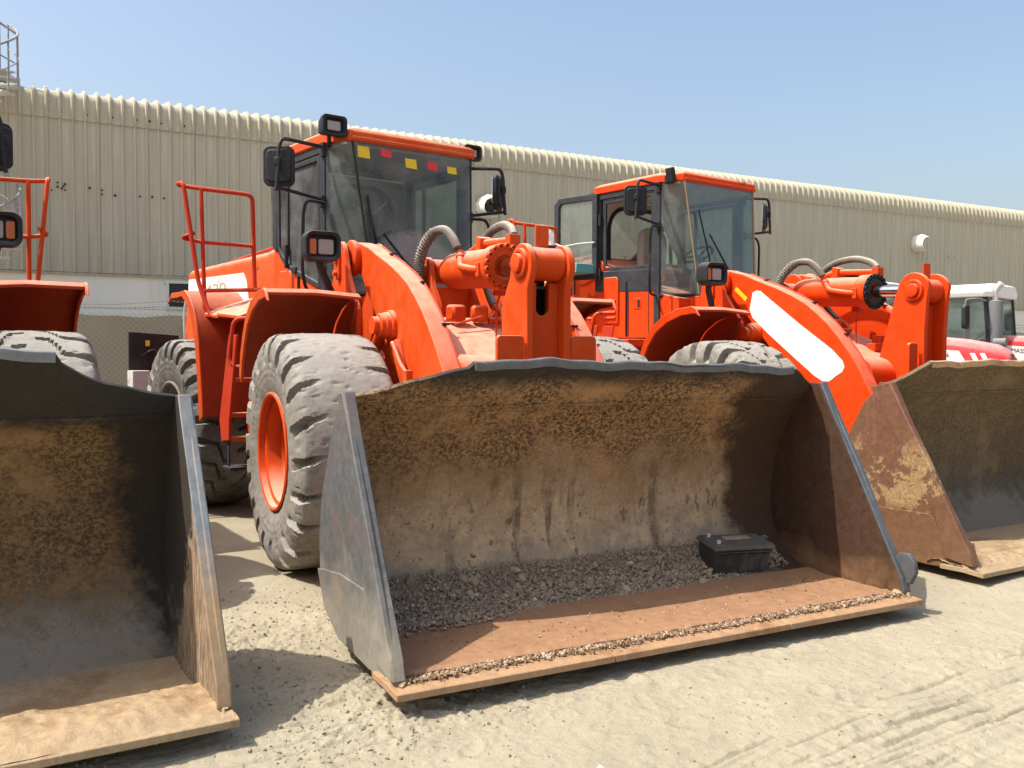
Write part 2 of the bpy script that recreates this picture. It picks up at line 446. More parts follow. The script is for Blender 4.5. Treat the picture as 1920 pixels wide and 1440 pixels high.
# ------------------------------------------------------------------ mesh building
class MB:
    """collects shapes into one mesh; tr is applied to everything added"""

    def __init__(s, tr=None):
        s.v = []
        s.f = []
        s.tr = tr

    def add(s, vs, fs):
        o = len(s.v)
        if s.tr is not None:
            vs = [s.tr @ Vector(v) for v in vs]
        s.v += [tuple(v) for v in vs]
        s.f += [tuple(i + o for i in f) for f in fs]
        return s

    def box(s, c, d, rot=None):
        x, y, z = (i / 2 for i in d)
        vs = [Vector((a, b, e)) for a in (-x, x) for b in (-y, y) for e in (-z, z)]
        if rot is not None:
            vs = [rot @ v for v in vs]
        vs = [v + Vector(c) for v in vs]
        return s.add(vs, [(0, 1, 3, 2), (4, 6, 7, 5), (0, 4, 5, 1), (2, 3, 7, 6), (0, 2, 6, 4), (1, 5, 7, 3)])

    def hexa(s, p):
        """eight corners: bottom loop then top loop"""
        return s.add(p, [(3, 2, 1, 0), (4, 5, 6, 7), (0, 1, 5, 4), (1, 2, 6, 5), (2, 3, 7, 6), (3, 0, 4, 7)])

    def prism(s, poly, a, b, axis='y'):
        """polygon in the two other axes, extruded from a to b"""
        def P(u, w, t_):
            return {'y': (u, t_, w), 'x': (t_, u, w), 'z': (u, w, t_)}[axis]
        n = len(poly)
        vs = [P(u, w, a) for u, w in poly] + [P(u, w, b) for u, w in poly]
        fs = [tuple(range(n)), tuple(range(2 * n - 1, n - 1, -1))]
        fs += [(i, n + i, n + (i + 1) % n, (i + 1) % n) for i in range(n)]
        return s.add(vs, fs)

    def tube(s, path, r, n=10, closed=False, caps=True):
        P = [Vector(p) for p in path]
        m = len(P)
        rs = r if isinstance(r, (list, tuple)) else [r] * m
        vs, fs = [], []
        up = Vector((0, 0, 1))
        prev = None
        for i in range(m):
            if closed:
                d = (P[(i + 1) % m] - P[i - 1])
            else:
                d = P[min(i + 1, m - 1)] - P[max(i - 1, 0)]
            d.normalize()
            if prev is None:
                a = d.cross(up)
                if a.length < .1:
                    a = d.cross(Vector((1, 0, 0)))
            else:
                a = prev - d * prev.dot(d)
                if a.length < 1e-5:
                    a = d.cross(up)
            a.normalize()
            prev = a
            b = d.cross(a)
            for k in range(n):
                w = 2 * math.pi * k / n
                vs.append(P[i] + (a * math.cos(w) + b * math.sin(w)) * rs[i])
        for i in range(m if closed else m - 1):
            j = (i + 1) % m
            for k in range(n):
                l = (k + 1) % n
                fs.append((i * n + k, i * n + l, j * n + l, j * n + k))
        if caps and not closed:
            fs.append(tuple(range(n - 1, -1, -1)))
            fs.append(tuple((m - 1) * n + k for k in range(n)))
        return s.add(vs, fs)

    def cyl(s, a, b, r, n=20):
        return s.tube([a, b], r, n)

    def lathe(s, prof, o, ax, n=32, close=False):
        """profile (radius, distance along ax)"""
        ax = Vector(ax).normalized()
        a = ax.cross(Vector((0, 0, 1)))
        if a.length < .1:
            a = Vector((1, 0, 0))
        a.normalize()
        b = ax.cross(a)
        vs, fs = [], []
        m = len(prof)
        for r, h in prof:
            for k in range(n):
                w = 2 * math.pi * k / n
                vs.append(Vector(o) + ax * h + (a * math.cos(w) + b * math.sin(w)) * r)
        for i in range(m if close else m - 1):
            j = (i + 1) % m
            for k in range(n):
                l = (k + 1) % n
                fs.append((i * n + k, i * n + l, j * n + l, j * n + k))
        return s.add(vs, fs)

    def grid(s, pts):
        """pts[i][j]"""
        a, b = len(pts), len(pts[0])
        vs = [p for row in pts for p in row]
        fs = [(i * b + j, i * b + j + 1, (i + 1) * b + j + 1, (i + 1) * b + j) for i in range(a - 1) for j in range(b - 1)]
        return s.add(vs, fs)

    def sheet(s, pts, n):
        """a plate from a grid of points, thickness vector n (or function)"""
        a, b = len(pts), len(pts[0])
        n = Vector(n)
        top = [Vector(p) for row in pts for p in row]
        vs = top + [p + n for p in top]
        k = a * b
        fs = []
        for i in range(a - 1):
            for j in range(b - 1):
                q = (i * b + j, i * b + j + 1, (i + 1) * b + j + 1, (i + 1) * b + j)
                fs.append(q)
                fs.append(tuple(k + x for x in reversed(q)))
        loop = [(0, j) for j in range(b)] + [(i, b - 1) for i in range(1, a)] + [(a - 1, j) for j in range(b - 2, -1, -1)] + [(i, 0) for i in range(a - 2, 0, -1)]
        L = [i * b + j for i, j in loop]
        for x in range(len(L)):
            y = (x + 1) % len(L)
            fs.append((L[x], k + L[x], k + L[y], L[y]))
        return s.add(vs, fs)

    def mesh(s, name, mat, smooth=38):
        me = bpy.data.meshes.new(name)
        me.from_pydata(s.v, [], s.f)
        me.validate()
        if mat is not None:
            me.materials.append(M[mat] if isinstance(mat, str) else mat)
        if smooth:
            me.shade_smooth()
            me.set_sharp_from_angle(angle=R_(smooth))
        return me

    def build(s, name, mat, parent=None, bevel=0, smooth=38, seg=2, fixn=True):
        me = s.mesh(name, mat, smooth)
        if fixn:
            import bmesh
            bm = bmesh.new()
            bm.from_mesh(me)
            bmesh.ops.recalc_face_normals(bm, faces=bm.faces)
            bm.to_mesh(me)
            bm.free()
        o = bpy.data.objects.new(name, me)
        col.objects.link(o)
        o.parent = parent
        if bevel:
            bv = o.modifiers.new('bevel', 'BEVEL')
            bv.width = bevel
            bv.segments = seg
            bv.limit_method = 'ANGLE'
            bv.angle_limit = R_(40)
            bv.harden_normals = False
        return o


def arc(c, r, a0, a1, n):
    return [(c[0] + r * math.cos(R_(a0 + (a1 - a0) * i / n)), c[1] + r * math.sin(R_(a0 + (a1 - a0) * i / n))) for i in range(n + 1)]


def rrect(w, h, r, n=4, c=(0, 0)):
    w, h = w / 2 - r, h / 2 - r
    out = []
    for (sx, sy, a) in ((1, 1, 0), (-1, 1, 90), (-1, -1, 180), (1, -1, 270)):
        out += arc((c[0] + sx * w, c[1] + sy * h), r, a, a + 90, n)
    return out


def smoothpath(pts, n=6):
    """Catmull-Rom through the points"""
    P = [Vector(p) for p in pts]
    out = []
    for i in range(len(P) - 1):
        p0 = P[max(i - 1, 0)]
        p1, p2 = P[i], P[i + 1]
        p3 = P[min(i + 2, len(P) - 1)]
        for k in range(n):
            u = k / n
            out.append(.5 * ((2 * p1) + (p2 - p0) * u + (2 * p0 - 5 * p1 + 4 * p2 - p3) * u * u + (3 * p1 - p0 - 3 * p2 + p3) * u ** 3))
    out.append(P[-1])
    return out


def bent(pts, r=.06, n=4):
    """polyline with rounded corners, for bent pipe"""
    P = [Vector(p) for p in pts]
    out = [P[0]]
    for i in range(1, len(P) - 1):
        a, b, c = P[i - 1], P[i], P[i + 1]
        u, w = (a - b), (c - b)
        k = min(r, u.length * .45, w.length * .45)
        u.normalize()
        w.normalize()
        p, q = b + u * k, b + w * k
        for j in range(n + 1):
            s_ = j / n
            out.append(p.lerp(b, s_).lerp(b.lerp(q, s_), s_))
    out.append(P[-1])
    return out


def empty(name, loc=(0, 0, 0), rz=0, label=None, cat=None, group=None):
    o = bpy.data.objects.new(name, None)
    col.objects.link(o)
    o.empty_display_size = .3
    o.location = loc
    o.rotation_euler = (0, 0, rz)
    return tag(o, label, cat, group)


def tag(o, label=None, cat=None, group=None, kind=None):
    for k, v in (('label', label), ('category', cat), ('group', group), ('kind', kind)):
        if v:
            o[k] = v
    return o


def text(name, s, size, mat, parent, loc, rot, ext=.004, sx=1.0):
    cu = bpy.data.curves.new(name, 'FONT')
    cu.body = s
    cu.size = size
    cu.extrude = ext
    cu.align_x = 'LEFT'
    cu.materials.append(M[mat])
    tmp = bpy.data.objects.new(name, cu)
    me = bpy.data.meshes.new_from_object(tmp)
    bpy.data.objects.remove(tmp)
    me.name = name
    o = bpy.data.objects.new(name, me)
    col.objects.link(o)
    o.parent = parent
    o.location = loc
    o.rotation_euler = rot
    o.scale = (sx, 1, 1)
    return o


# ------------------------------------------------------------------ noise for terrain, dried mud
def vnoise(x, y, seed=0):
    xi = np.floor(x).astype(np.int64)
    yi = np.floor(y).astype(np.int64)
    xf, yf = x - xi, y - yi

    def h(a, b):
        n = (a * 374761393 + b * 668265263 + seed * 1442695041) & 0x7fffffff
        n = ((n ^ (n >> 13)) * 1274126177) & 0x7fffffff
        return ((n ^ (n >> 16)) & 0xffff) / 65535.0
    u = xf * xf * xf * (xf * (xf * 6 - 15) + 10)
    w = yf * yf * yf * (yf * (yf * 6 - 15) + 10)
    return (h(xi, yi) * (1 - u) + h(xi + 1, yi) * u) * (1 - w) + (h(xi, yi + 1) * (1 - u) + h(xi + 1, yi + 1) * u) * w


def fbm(x, y, sc, oct_=5, seed=0, gain=.5):
    a, t_ = 1.0, 0
    o = np.zeros_like(x)
    for i in range(oct_):
        o += a * (vnoise(x * sc + 17.3 * i, y * sc - 9.1 * i, seed + i) - .5)
        sc *= 2.03
        a *= gain
    return o


def crust(name, mat, parent, x0, x1, y0, y1, z0, amp, seed, base=.3, fillet=0.0, ragged=.018, step=.016):
    """dried mud lying on a plate: a lumpy skin, ragged along its front edge"""
    nx_, ny_ = int((x1 - x0) / step) + 1, int((y1 - y0) / step) + 1
    X, Y = np.meshgrid(np.linspace(x0, x1, nx_), np.linspace(y0, y1, ny_))
    n = fbm(X, Y, 5, 5, seed, .6) + .35 * fbm(X, Y, 30, 3, seed + 9)
    front = x1 - ragged * (1 + 1.6 * fbm(X * 0 + 3, Y, 4, 4, seed + 4))
    Z = z0 - .004 - .055 * np.clip((X - 2.86), 0, 1) * .9 + (.006 + amp * (base + n)) * np.clip((front - X) / .10, 0, 1) - .02 * np.clip((X - front) / .03, 0, 1)
    Z += fillet * np.clip(1 - (y1 - Y) / .14, 0, 1) ** 2 * (1 + n)
    back = np.clip((X - x0) / .06, 0, 1)
    Z = z0 - .012 + (Z - z0 + .012) * back
    mb = MB()
    mb.grid([[(X[j, i], Y[j, i], Z[j, i]) for i in range(nx_)] for j in range(ny_)])
    return mb.build(name, mat, parent, 0, 55)


def lump(name, mat, parent, c, r, seed):
    rr = np.random.default_rng(seed)
    mb = MB()
    n, m = 12, 8
    prof = []
    mb.lathe([(max(.001, r * math.sin(math.pi * i / m)), -r * math.cos(math.pi * i / m)) for i in range(m + 1)], (0, 0, 0), (0, 0, 1), n)
    V = np.array([tuple(v) for v in mb.v])
    k = 1 + 1.3 * fbm(V[:, 0] / r * 1.1 + V[:, 2] / r, V[:, 1] / r * 1.1 - V[:, 2] / r * .7, 1.0, 4, seed)
    V = V * k[:, None] * np.array([1.2, .9, .75]) + np.array(c)
    mb.v = [tuple(v) for v in V]
    return mb.build(name, mat, parent, 0, 50)


# ------------------------------------------------------------------ ground
def spaced(lo, hi, step, far, grow=1.16):
    mid = list(np.arange(lo, hi + 1e-6, step))
    a, d = lo, step
    left = []
    while a > -far:
        d *= grow
        a -= d
        left.append(a)
    b, d = hi, step
    right = []
    while b < far:
        d *= grow
        b += d
        right.append(b)
    return np.array(left[::-1] + mid + right)


def ground_z(X, Y):
    near = np.clip(1 - (np.hypot(X - 1, Y - 5) - 9) / 14, 0, 1)
    z = .05 * fbm(X, Y, .55, 4, 3) + .014 * fbm(X, Y, 2.6, 5, 11, .55)
    # loose churned sand: pebbled lumps and prints
    rough = np.clip(fbm(X, Y, .8, 3, 29) * 3 + .45, 0, 1)
    z += rough * .008 * np.abs(fbm(X, Y, 7.5, 4, 41)) * 1.6
    left = np.clip((.9 - X) / 1.2, 0, 1) * np.clip((6.8 - Y) / 1.5, 0, 1)
    rid = 1 - 2 * np.abs(fbm(X, Y, 9, 4, 77, .6))
    z += left * .034 * np.clip(rid - .45, 0, 1) * np.clip(fbm(X, Y, 1.4, 3, 79) * 2.5 + .55, 0, 1)
    z += .006 * fbm(X, Y, 24, 3, 83)
    # old wheel tracks: bands of fine parallel ridges pressed into the sand
    for (px, py, ang, w, pitch, amp, ln) in ((1.75, 4.05, 33.5, .30, .105, .024, 4.5), (2.35, 4.02, 32.5, .24, .085, .018, 4), (1.35, 3.52, 34, .26, .095, .020, 4),
                                             (-.95, 3.80, 30, .28, .085, .016, 1.5), (.55, 3.22, 35, .30, .10, .013, 3), (2.2, 3.55, 33, .20, .09, .018, 4), (3.0, 4.75, 31, .16, .08, .012, 3)):
        c_, s_ = math.cos(R_(ang)), math.sin(R_(ang))
        u = (X - px) * c_ + (Y - py) * s_
        v = -(X - px) * s_ + (Y - py) * c_
        v = v + .05 * fbm(u, u * 0 + px, .6, 2, 51) + .012 * fbm(u, u * 0 + px, 3, 2, 53)
        m = np.clip((w - np.abs(v)) / .05, 0, 1) * np.clip((ln - np.abs(u)) / .8, 0, 1)
        m = m * np.clip(fbm(u * .8, v * 2, 1.3, 3, 63) * 2.6 + .80, 0, 1)
        cut = 1 - np.exp(-(np.sin(v * math.pi / pitch) / .26) ** 2) * np.clip(.55 + 2.4 * fbm(u * 3, np.floor(v / pitch + .5) * 7.7, 1.0, 3, 99), .1, 1)
        lug = 1 - .20 * np.clip(np.sin(u * 2 * math.pi / .10 + 9 * v) - .2, 0, 1)
        z -= m * amp * (1 - cut * lug)
    # long smooth ruts
    for (px, py, ang, w, amp) in ((2.1, 3.75, 33, .14, .016), (1.2, 4.0, 32, .10, .010), (2.9, 4.3, 31, .12, .012), (.2, 2.95, 34, .12, .010)):
        c_, s_ = math.cos(R_(ang)), math.sin(R_(ang))
        v = -(X - px) * s_ + (Y - py) * c_ + .05 * fbm(X, Y, .8, 2, 51)
        z += amp * (np.exp(-((v - w) / .035) ** 2) * .8 - np.exp(-(v / w) ** 2) * .7)
    # foot prints and scuffs
    r2 = np.random.default_rng(4)
    for _ in range(70):
        cx, cy = r2.uniform(-1.2, 4.2), r2.uniform(2.6, 5.2)
        a = r2.uniform(0, math.pi)
        c_, s_ = math.cos(a), math.sin(a)
        u = (X - cx) * c_ + (Y - cy) * s_
        v = -(X - cx) * s_ + (Y - cy) * c_
        d2 = (u / r2.uniform(.06, .13)) ** 2 + (v / r2.uniform(.03, .06)) ** 2
        z += r2.uniform(.004, .011) * (np.exp(-(d2 - 1.6) ** 2 * 1.2) * .6 - np.exp(-d2))
    # the sand lies lower under the raised left end of the middle bucket's edge
    z -= .050 * np.exp(-(((X + .1) / .9) ** 2 + ((Y - 3.45) / .55) ** 2))
    z -= .02 * np.exp(-(((X + 1.2) / .8) ** 2 + ((Y - 3.2) / .6) ** 2))
    z *= near
    z += (1 - near) * .04 * fbm(X, Y, .25, 3, 91) * np.clip(1 - (np.hypot(X, Y) - 30) / 60, 0, 1)
    return z - .012


gx = spaced(-1.7, 4.1, .0085, 400, 1.07)
gy = spaced(2.6, 5.3, .0085, 400, 1.05)
GX, GY = np.meshgrid(gx, gy)
GZ = ground_z(GX, GY)
nx, ny = len(gx), len(gy)
me = bpy.data.meshes.new('ground')
idx = np.arange(nx * ny).reshape(ny, nx)
quads = np.stack([idx[:-1, :-1], idx[:-1, 1:], idx[1:, 1:], idx[1:, :-1]], -1).reshape(-1, 4)
me.vertices.add(nx * ny)
me.vertices.foreach_set('co', np.stack([GX, GY, GZ], -1).astype(np.float32).ravel())
me.loops.add(quads.size)
me.loops.foreach_set('vertex_index', quads.astype(np.int32).ravel())
me.polygons.add(len(quads))
me.polygons.foreach_set('loop_start', np.arange(0, quads.size, 4, dtype=np.int32))
me.polygons.foreach_set('loop_total', np.full(len(quads), 4, dtype=np.int32))
me.update()
me.validate()
me.shade_smooth()
me.materials.append(M['sand'])
ground = bpy.data.objects.new('ground', me)
col.objects.link(ground)
tag(ground, 'pale loose sand with old wheel tracks and footprints', kind='structure')


def gz(x, y):
    return float(ground_z(np.array([x], float), np.array([y], float))[0])


# ------------------------------------------------------------------ warehouse
WA = R_(29.9)
W0 = Vector((-10.7, 19.5, 0))                       # a point at the foot of the wall
wh = empty('warehouse', W0, WA, 'long beige ribbed metal warehouse with rounded eaves behind the loaders', 'building')
PITCH, RIB = .25, .036
CLB, EAV = 3.33, 6.58                                # bottom of the cladding, start of the curved eave


def rib_profile(h, n=4):
    p = []
    for k in range(n):
        o = k * PITCH
        p += [(o, 0), (o + .004, 0), (o + .160, 0), (o + .164, 0), (o + .182, -h), (o + .214, -h), (o + .240, 0)]
    p.append((n * PITCH, 0))
    return p


mb = MB()
prof = rib_profile(RIB)
mb.grid([[(u, w, CLB) for u, w in prof], [(u, w, EAV + .1) for u, w in prof]])
sheet_me = mb.mesh('cladding_sheet', 'cladding', 20)
mb = MB()
prof2 = rib_profile(.072)
path = [(0, EAV), (0, EAV + .06), (0, EAV + .34), (0, EAV + .395), (0, EAV + .40)] + arc((.22, EAV + .405), .22, 180, 100, 9) + [(.30, EAV + .64), (3.0, EAV + .62 + .32)]
rows = []
for i, (q, z) in enumerate(path):
    a = path[max(i - 1, 0)]
    b = path[min(i + 1, len(path) - 1)]
    d = Vector((b[0] - a[0], b[1] - a[1])).normalized()
    nx_, nz_ = -d.y, d.x                            # outward
    taper = .15 if i == 0 else (.8 if i == 1 else 1)
    rows.append([(u, -.035 + q + nx_ * (-w) * taper, z + nz_ * (-w) * taper) for u, w in prof2])
mb.grid(rows)
eave_me = mb.mesh('eave_sheet', 'cladding', 20)
for k in range(-14, 56):
    for nm, mm in (('cladding_sheet', sheet_me), ('eave_sheet', eave_me)):
        o = bpy.data.objects.new(nm, mm)
        col.objects.link(o)
        o.parent = wh
        o.location = (k * 1.0, (k % 2) * .006, 0)
L0, L1 = -14.0, 56.0
mb = MB()
mb.box(((L0 + L1) / 2, .30, CLB / 2 - .3), (L1 - L0, .44, CLB + .6))
low = mb.build('lower_wall', 'plaster', wh, 0)
MB().box(((L0 + L1) / 2, 3.0, 3.6), (L1 - L0 - .4, 5.0, 6.4)).build('inner_core', 'plaster', wh)
MB().box(((L0 + L1) / 2, .06, CLB - .03), (L1 - L0, .10, .05)).build('drip_flashing', 'cladding', wh, .006)
mb = MB()
mb.sheet([[(L0, 2.9, 7.62), (L1, 2.9, 7.62)], [(L0, 14, 8.6), (L1, 14, 8.6)], [(L0, 25, 7.4), (L1, 25, 7.4)]], (0, 0, -.05))
mb.build('roof', 'cladding', wh)
for wx in (3.36, 8.6, 13.9, 19.2):                    # strip windows under the cladding
    fr = MB()
    for c_, d_ in (((wx + .9, .055, 3.19), (1.92, .09, .06)), ((wx + .9, .055, 2.60), (1.92, .09, .06)), ((wx, .055, 2.895), (.06, .09, .53)), ((wx + 1.8, .055, 2.895), (.06, .09, .53)), ((wx + .9, .055, 2.895), (.04, .07, .53))):
        fr.box(c_, d_)
    f = fr.build('window', 'white_metal', wh, .004)
    MB().box((wx + .45, .068, 2.895), (.82, .008, .53)).build('pane', 'dark_glass', f)
    MB().box((wx + 1.35, .068, 2.895), (.82, .008, .53)).build('pane', 'dark_glass', f)


def cowl(u, z, r, spin=0):
    """round fan outlet with a bent hood"""
    h = MB()
    P = []
    for i in range(8):
        a = R_(75 + 215 * i / 7)
        P.append([(u + r * math.cos(a), -.03, z + r * math.sin(a)), (u + r * 1.05 * math.cos(a), -.30, z + r * 1.05 * math.sin(a)), (u + r * .98 * math.cos(a), -.52, z + r * .85 * math.sin(a) - .05)])
    h.sheet(P, (0, 0, -.012))
    o = h.build('vent_hood', 'white_metal', wh, 0, 60)
    MB().lathe([(r, -.0), (r * .98, -.14), (r * .86, -.14), (r * .86, -.02)], (u, -.0, z), (0, 1, 0), 24).build('vent_ring', 'galv', o)
    b = MB()
    b.lathe([(.0, 0), (r * .86, 0)], (u, -.05, z), (0, 1, 0), 24)
    b.cyl((u, -.06, z), (u, -.12, z), r * .22, 12)
    b.build('vent_backplate', 'dark_steel', o)
    for k in range(5):
        a = k * 72 + spin
        m_ = Matrix.Translation((u, -.10, z)) @ Matrix.Rotation(R_(a), 4, 'Y') @ Matrix.Rotation(R_(25), 4, 'Z')
        bl = MB(m_)
        bl.prism([(.05, r * .18), (-.05, r * .18), (-r * .28, r * .8), (r * .28, r * .8)], -.006, .006)
        bl.build('fan_blade', 'interior', o)


def wall_u(px):
    """distance along the wall seen at image column px"""
    k = (px - 960) / 1750
    return (k * W0.y - W0.x) / (math.cos(WA) - k * math.sin(WA))


def wall_z(px, py):
    d = W0.y + wall_u(px) * math.sin(WA)
    return 1.58 + (662 - py) / 1750 * d


cowl(wall_u(1713), wall_z(1713, 458), .30)
cowl(wall_u(909), wall_z(909, 391), .30, 20)
cowl(wall_u(527), wall_z(527, 366), .20, 50)
# screw holes left in the sheets
hb = MB()
rh = random.Random(3)
for px, py in ((113, 345), (113, 353), (124, 352), (121, 356), (127, 348), (127, 359), (102, 359), (173, 355), (196, 367), (196, 359), (220, 369), (266, 371), (289, 372), (311, 374), (354, 378), (97, 212), (121, 215), (169, 220), (217, 225), (262, 230), (286, 232), (307, 236), (350, 241), (1774, 482), (1785, 482)):
    u, z = wall_u(px), wall_z(px, py)
    hb.cyl((u, -.001 - RIB, z), (u, -.004 - RIB, z), .028 * rh.uniform(.7, 1), 10)
tag(hb.build('screw_hole', 'dark_steel', wh), kind='stuff')

# ------------------------------------------------------------------ chain-link fence
FO = W0 + Vector((math.sin(WA), -math.cos(WA), 0)) * 2.4
fence = empty('chain_link_fence', FO, WA, 'chain-link fence lined with olive netting, barbed wire on top', 'fence')
FL0, FL1, FH = -6.0, 40.0, 2.36
pts = []
for i in range(185):
    u = FL0 + (FL1 - FL0) * i / 184
    sag = .03 * math.sin(u * 2.1) + .015 * math.sin(u * 7)
    pts.append([(u, .02 + .02 * math.sin(u * 3 + j), (FH - .03 + sag) * j / 4) for j in range(5)])
nb = MB()
nb.sheet(pts, (0, .006, 0))
nb.build('netting', 'net', fence, 0, 60)
wb = MB()
step = .115
for sgn in (1, -1):
    for i in range(int((14 + FH) / step)):
        u0 = FL0 + 3.0 + i * step - (FH if sgn > 0 else 0)
        a = (u0, -.012, 0) if sgn > 0 else (u0 + FH, -.012, 0)
        b = (u0 + FH, -.012, FH) if sgn > 0 else (u0, -.012, FH)
        wb.tube([a, b], .0028, 3, caps=False)
M['old_wire'] = simple('weathered_wire', (.13, .115, .09), .7)
tag(wb.build('wire_mesh', 'old_wire', fence, 0, 0), kind='stuff')
for k in range(16):
    u = FL0 + .4 + k * 2.95
    MB().tube([(u, -.05, -.2), (u, -.05, FH + .03), (u + .02, -.16, FH + .30)], .024, 8).build('fence_post', 'galv', fence)
for j, (dz, dy) in enumerate(((.10, -.08), (.17, -.11), (.25, -.14))):
    w = MB()
    pth = []
    for i in range(47):
        u = FL0 + (FL1 - FL0) * i / 46
        pth.append((u, dy, FH + dz + .02 * math.sin(u * 1.1 + j * 2) - .03 * abs(math.sin(u * 1.06)) * (1 + j)))
    w.tube(pth, .0045, 4, caps=False)
    for i in range(200):
        u = -3 + i * .09
        f_ = (u - FL0) / (FL1 - FL0) * 46
        k0 = int(f_)
        p = Vector(pth[k0]).lerp(Vector(pth[k0 + 1]), f_ - k0)
        w.tube([p + Vector((-.012, -.012, -.02)), p + Vector((.012, .012, .02))], .0035, 3, caps=False)
    w.build('barbed_wire', 'old_wire', fence, 0, 0)

# ------------------------------------------------------------------ spiral staircase at the far left
SC = Vector((-10.55, 18.35, 0))
M['galv_dull'] = paint('dull_galvanised_steel', (.24, .24, .235), (.32, .315, .30), dust=(.42, .40, .37), chip=(.3, .25, .2), patch=.6)
stair = empty('spiral_staircase', SC, 0, 'pale steel spiral staircase climbing to the warehouse roof', 'staircase')
MB().cyl((0, 0, -.1), (0, 0, 7.6), .075, 14).build('centre_pole', 'galv', stair)
NS = 34
rail, rail2 = [], []
for k in range(NS):
    a = R_(25 * k - 40)
    z = .2 + k * .213
    ts = MB(Matrix.Rotation(a, 4, 'Z'))
    ts.prism([(.06, -.03), (.85, -.19), (.85, .19), (.06, .03)], z, z + .03, 'z')
    ts.build('stair_tread', 'galv', stair, .004)
    px_, py_ = .84 * math.cos(a), .84 * math.sin(a)
    MB().cyl((px_, py_, z + .02), (px_, py_, z + 1.0), .014, 6).build('baluster', 'galv_dull', stair)
    rail.append((px_, py_, z + 1.0))
    rail2.append((px_, py_, z + .5))
MB().tube(smoothpath(rail, 3), .024, 8).build('handrail', 'galv_dull', stair)
MB().tube(smoothpath(rail2, 3), .014, 6).build('mid_rail', 'galv_dull', stair)
MB().box((-.50, .75, 7.30), (1.4, 1.5, .05)).build('landing', 'galv', stair, .004)
MB().box((-.50, -.02, 7.20), (1.4, .05, .18)).build('landing_beam', 'galv', stair, .004)
lr = MB()
for p in ((.18, 0, 7.3), (.18, .75, 7.3), (.18, 1.45, 7.3), (-.22, 0, 7.3)):
    lr.cyl(p, (p[0], p[1], 8.25), .02, 8)
lr.tube(bent([(-1.1, 0, 7.85), (-.5, 0, 7.96), (-.05, 0, 8.12), (.18, 0, 8.34), (.18, .75, 8.26), (.18, 1.45, 8.25)], .25, 6), .024, 8)
lr.tube([(-1.1, 0, 7.62), (.18, 0, 7.62), (.18, 1.45, 7.62)], .016, 6)
lr.build('landing_rail', 'galv_dull', stair)


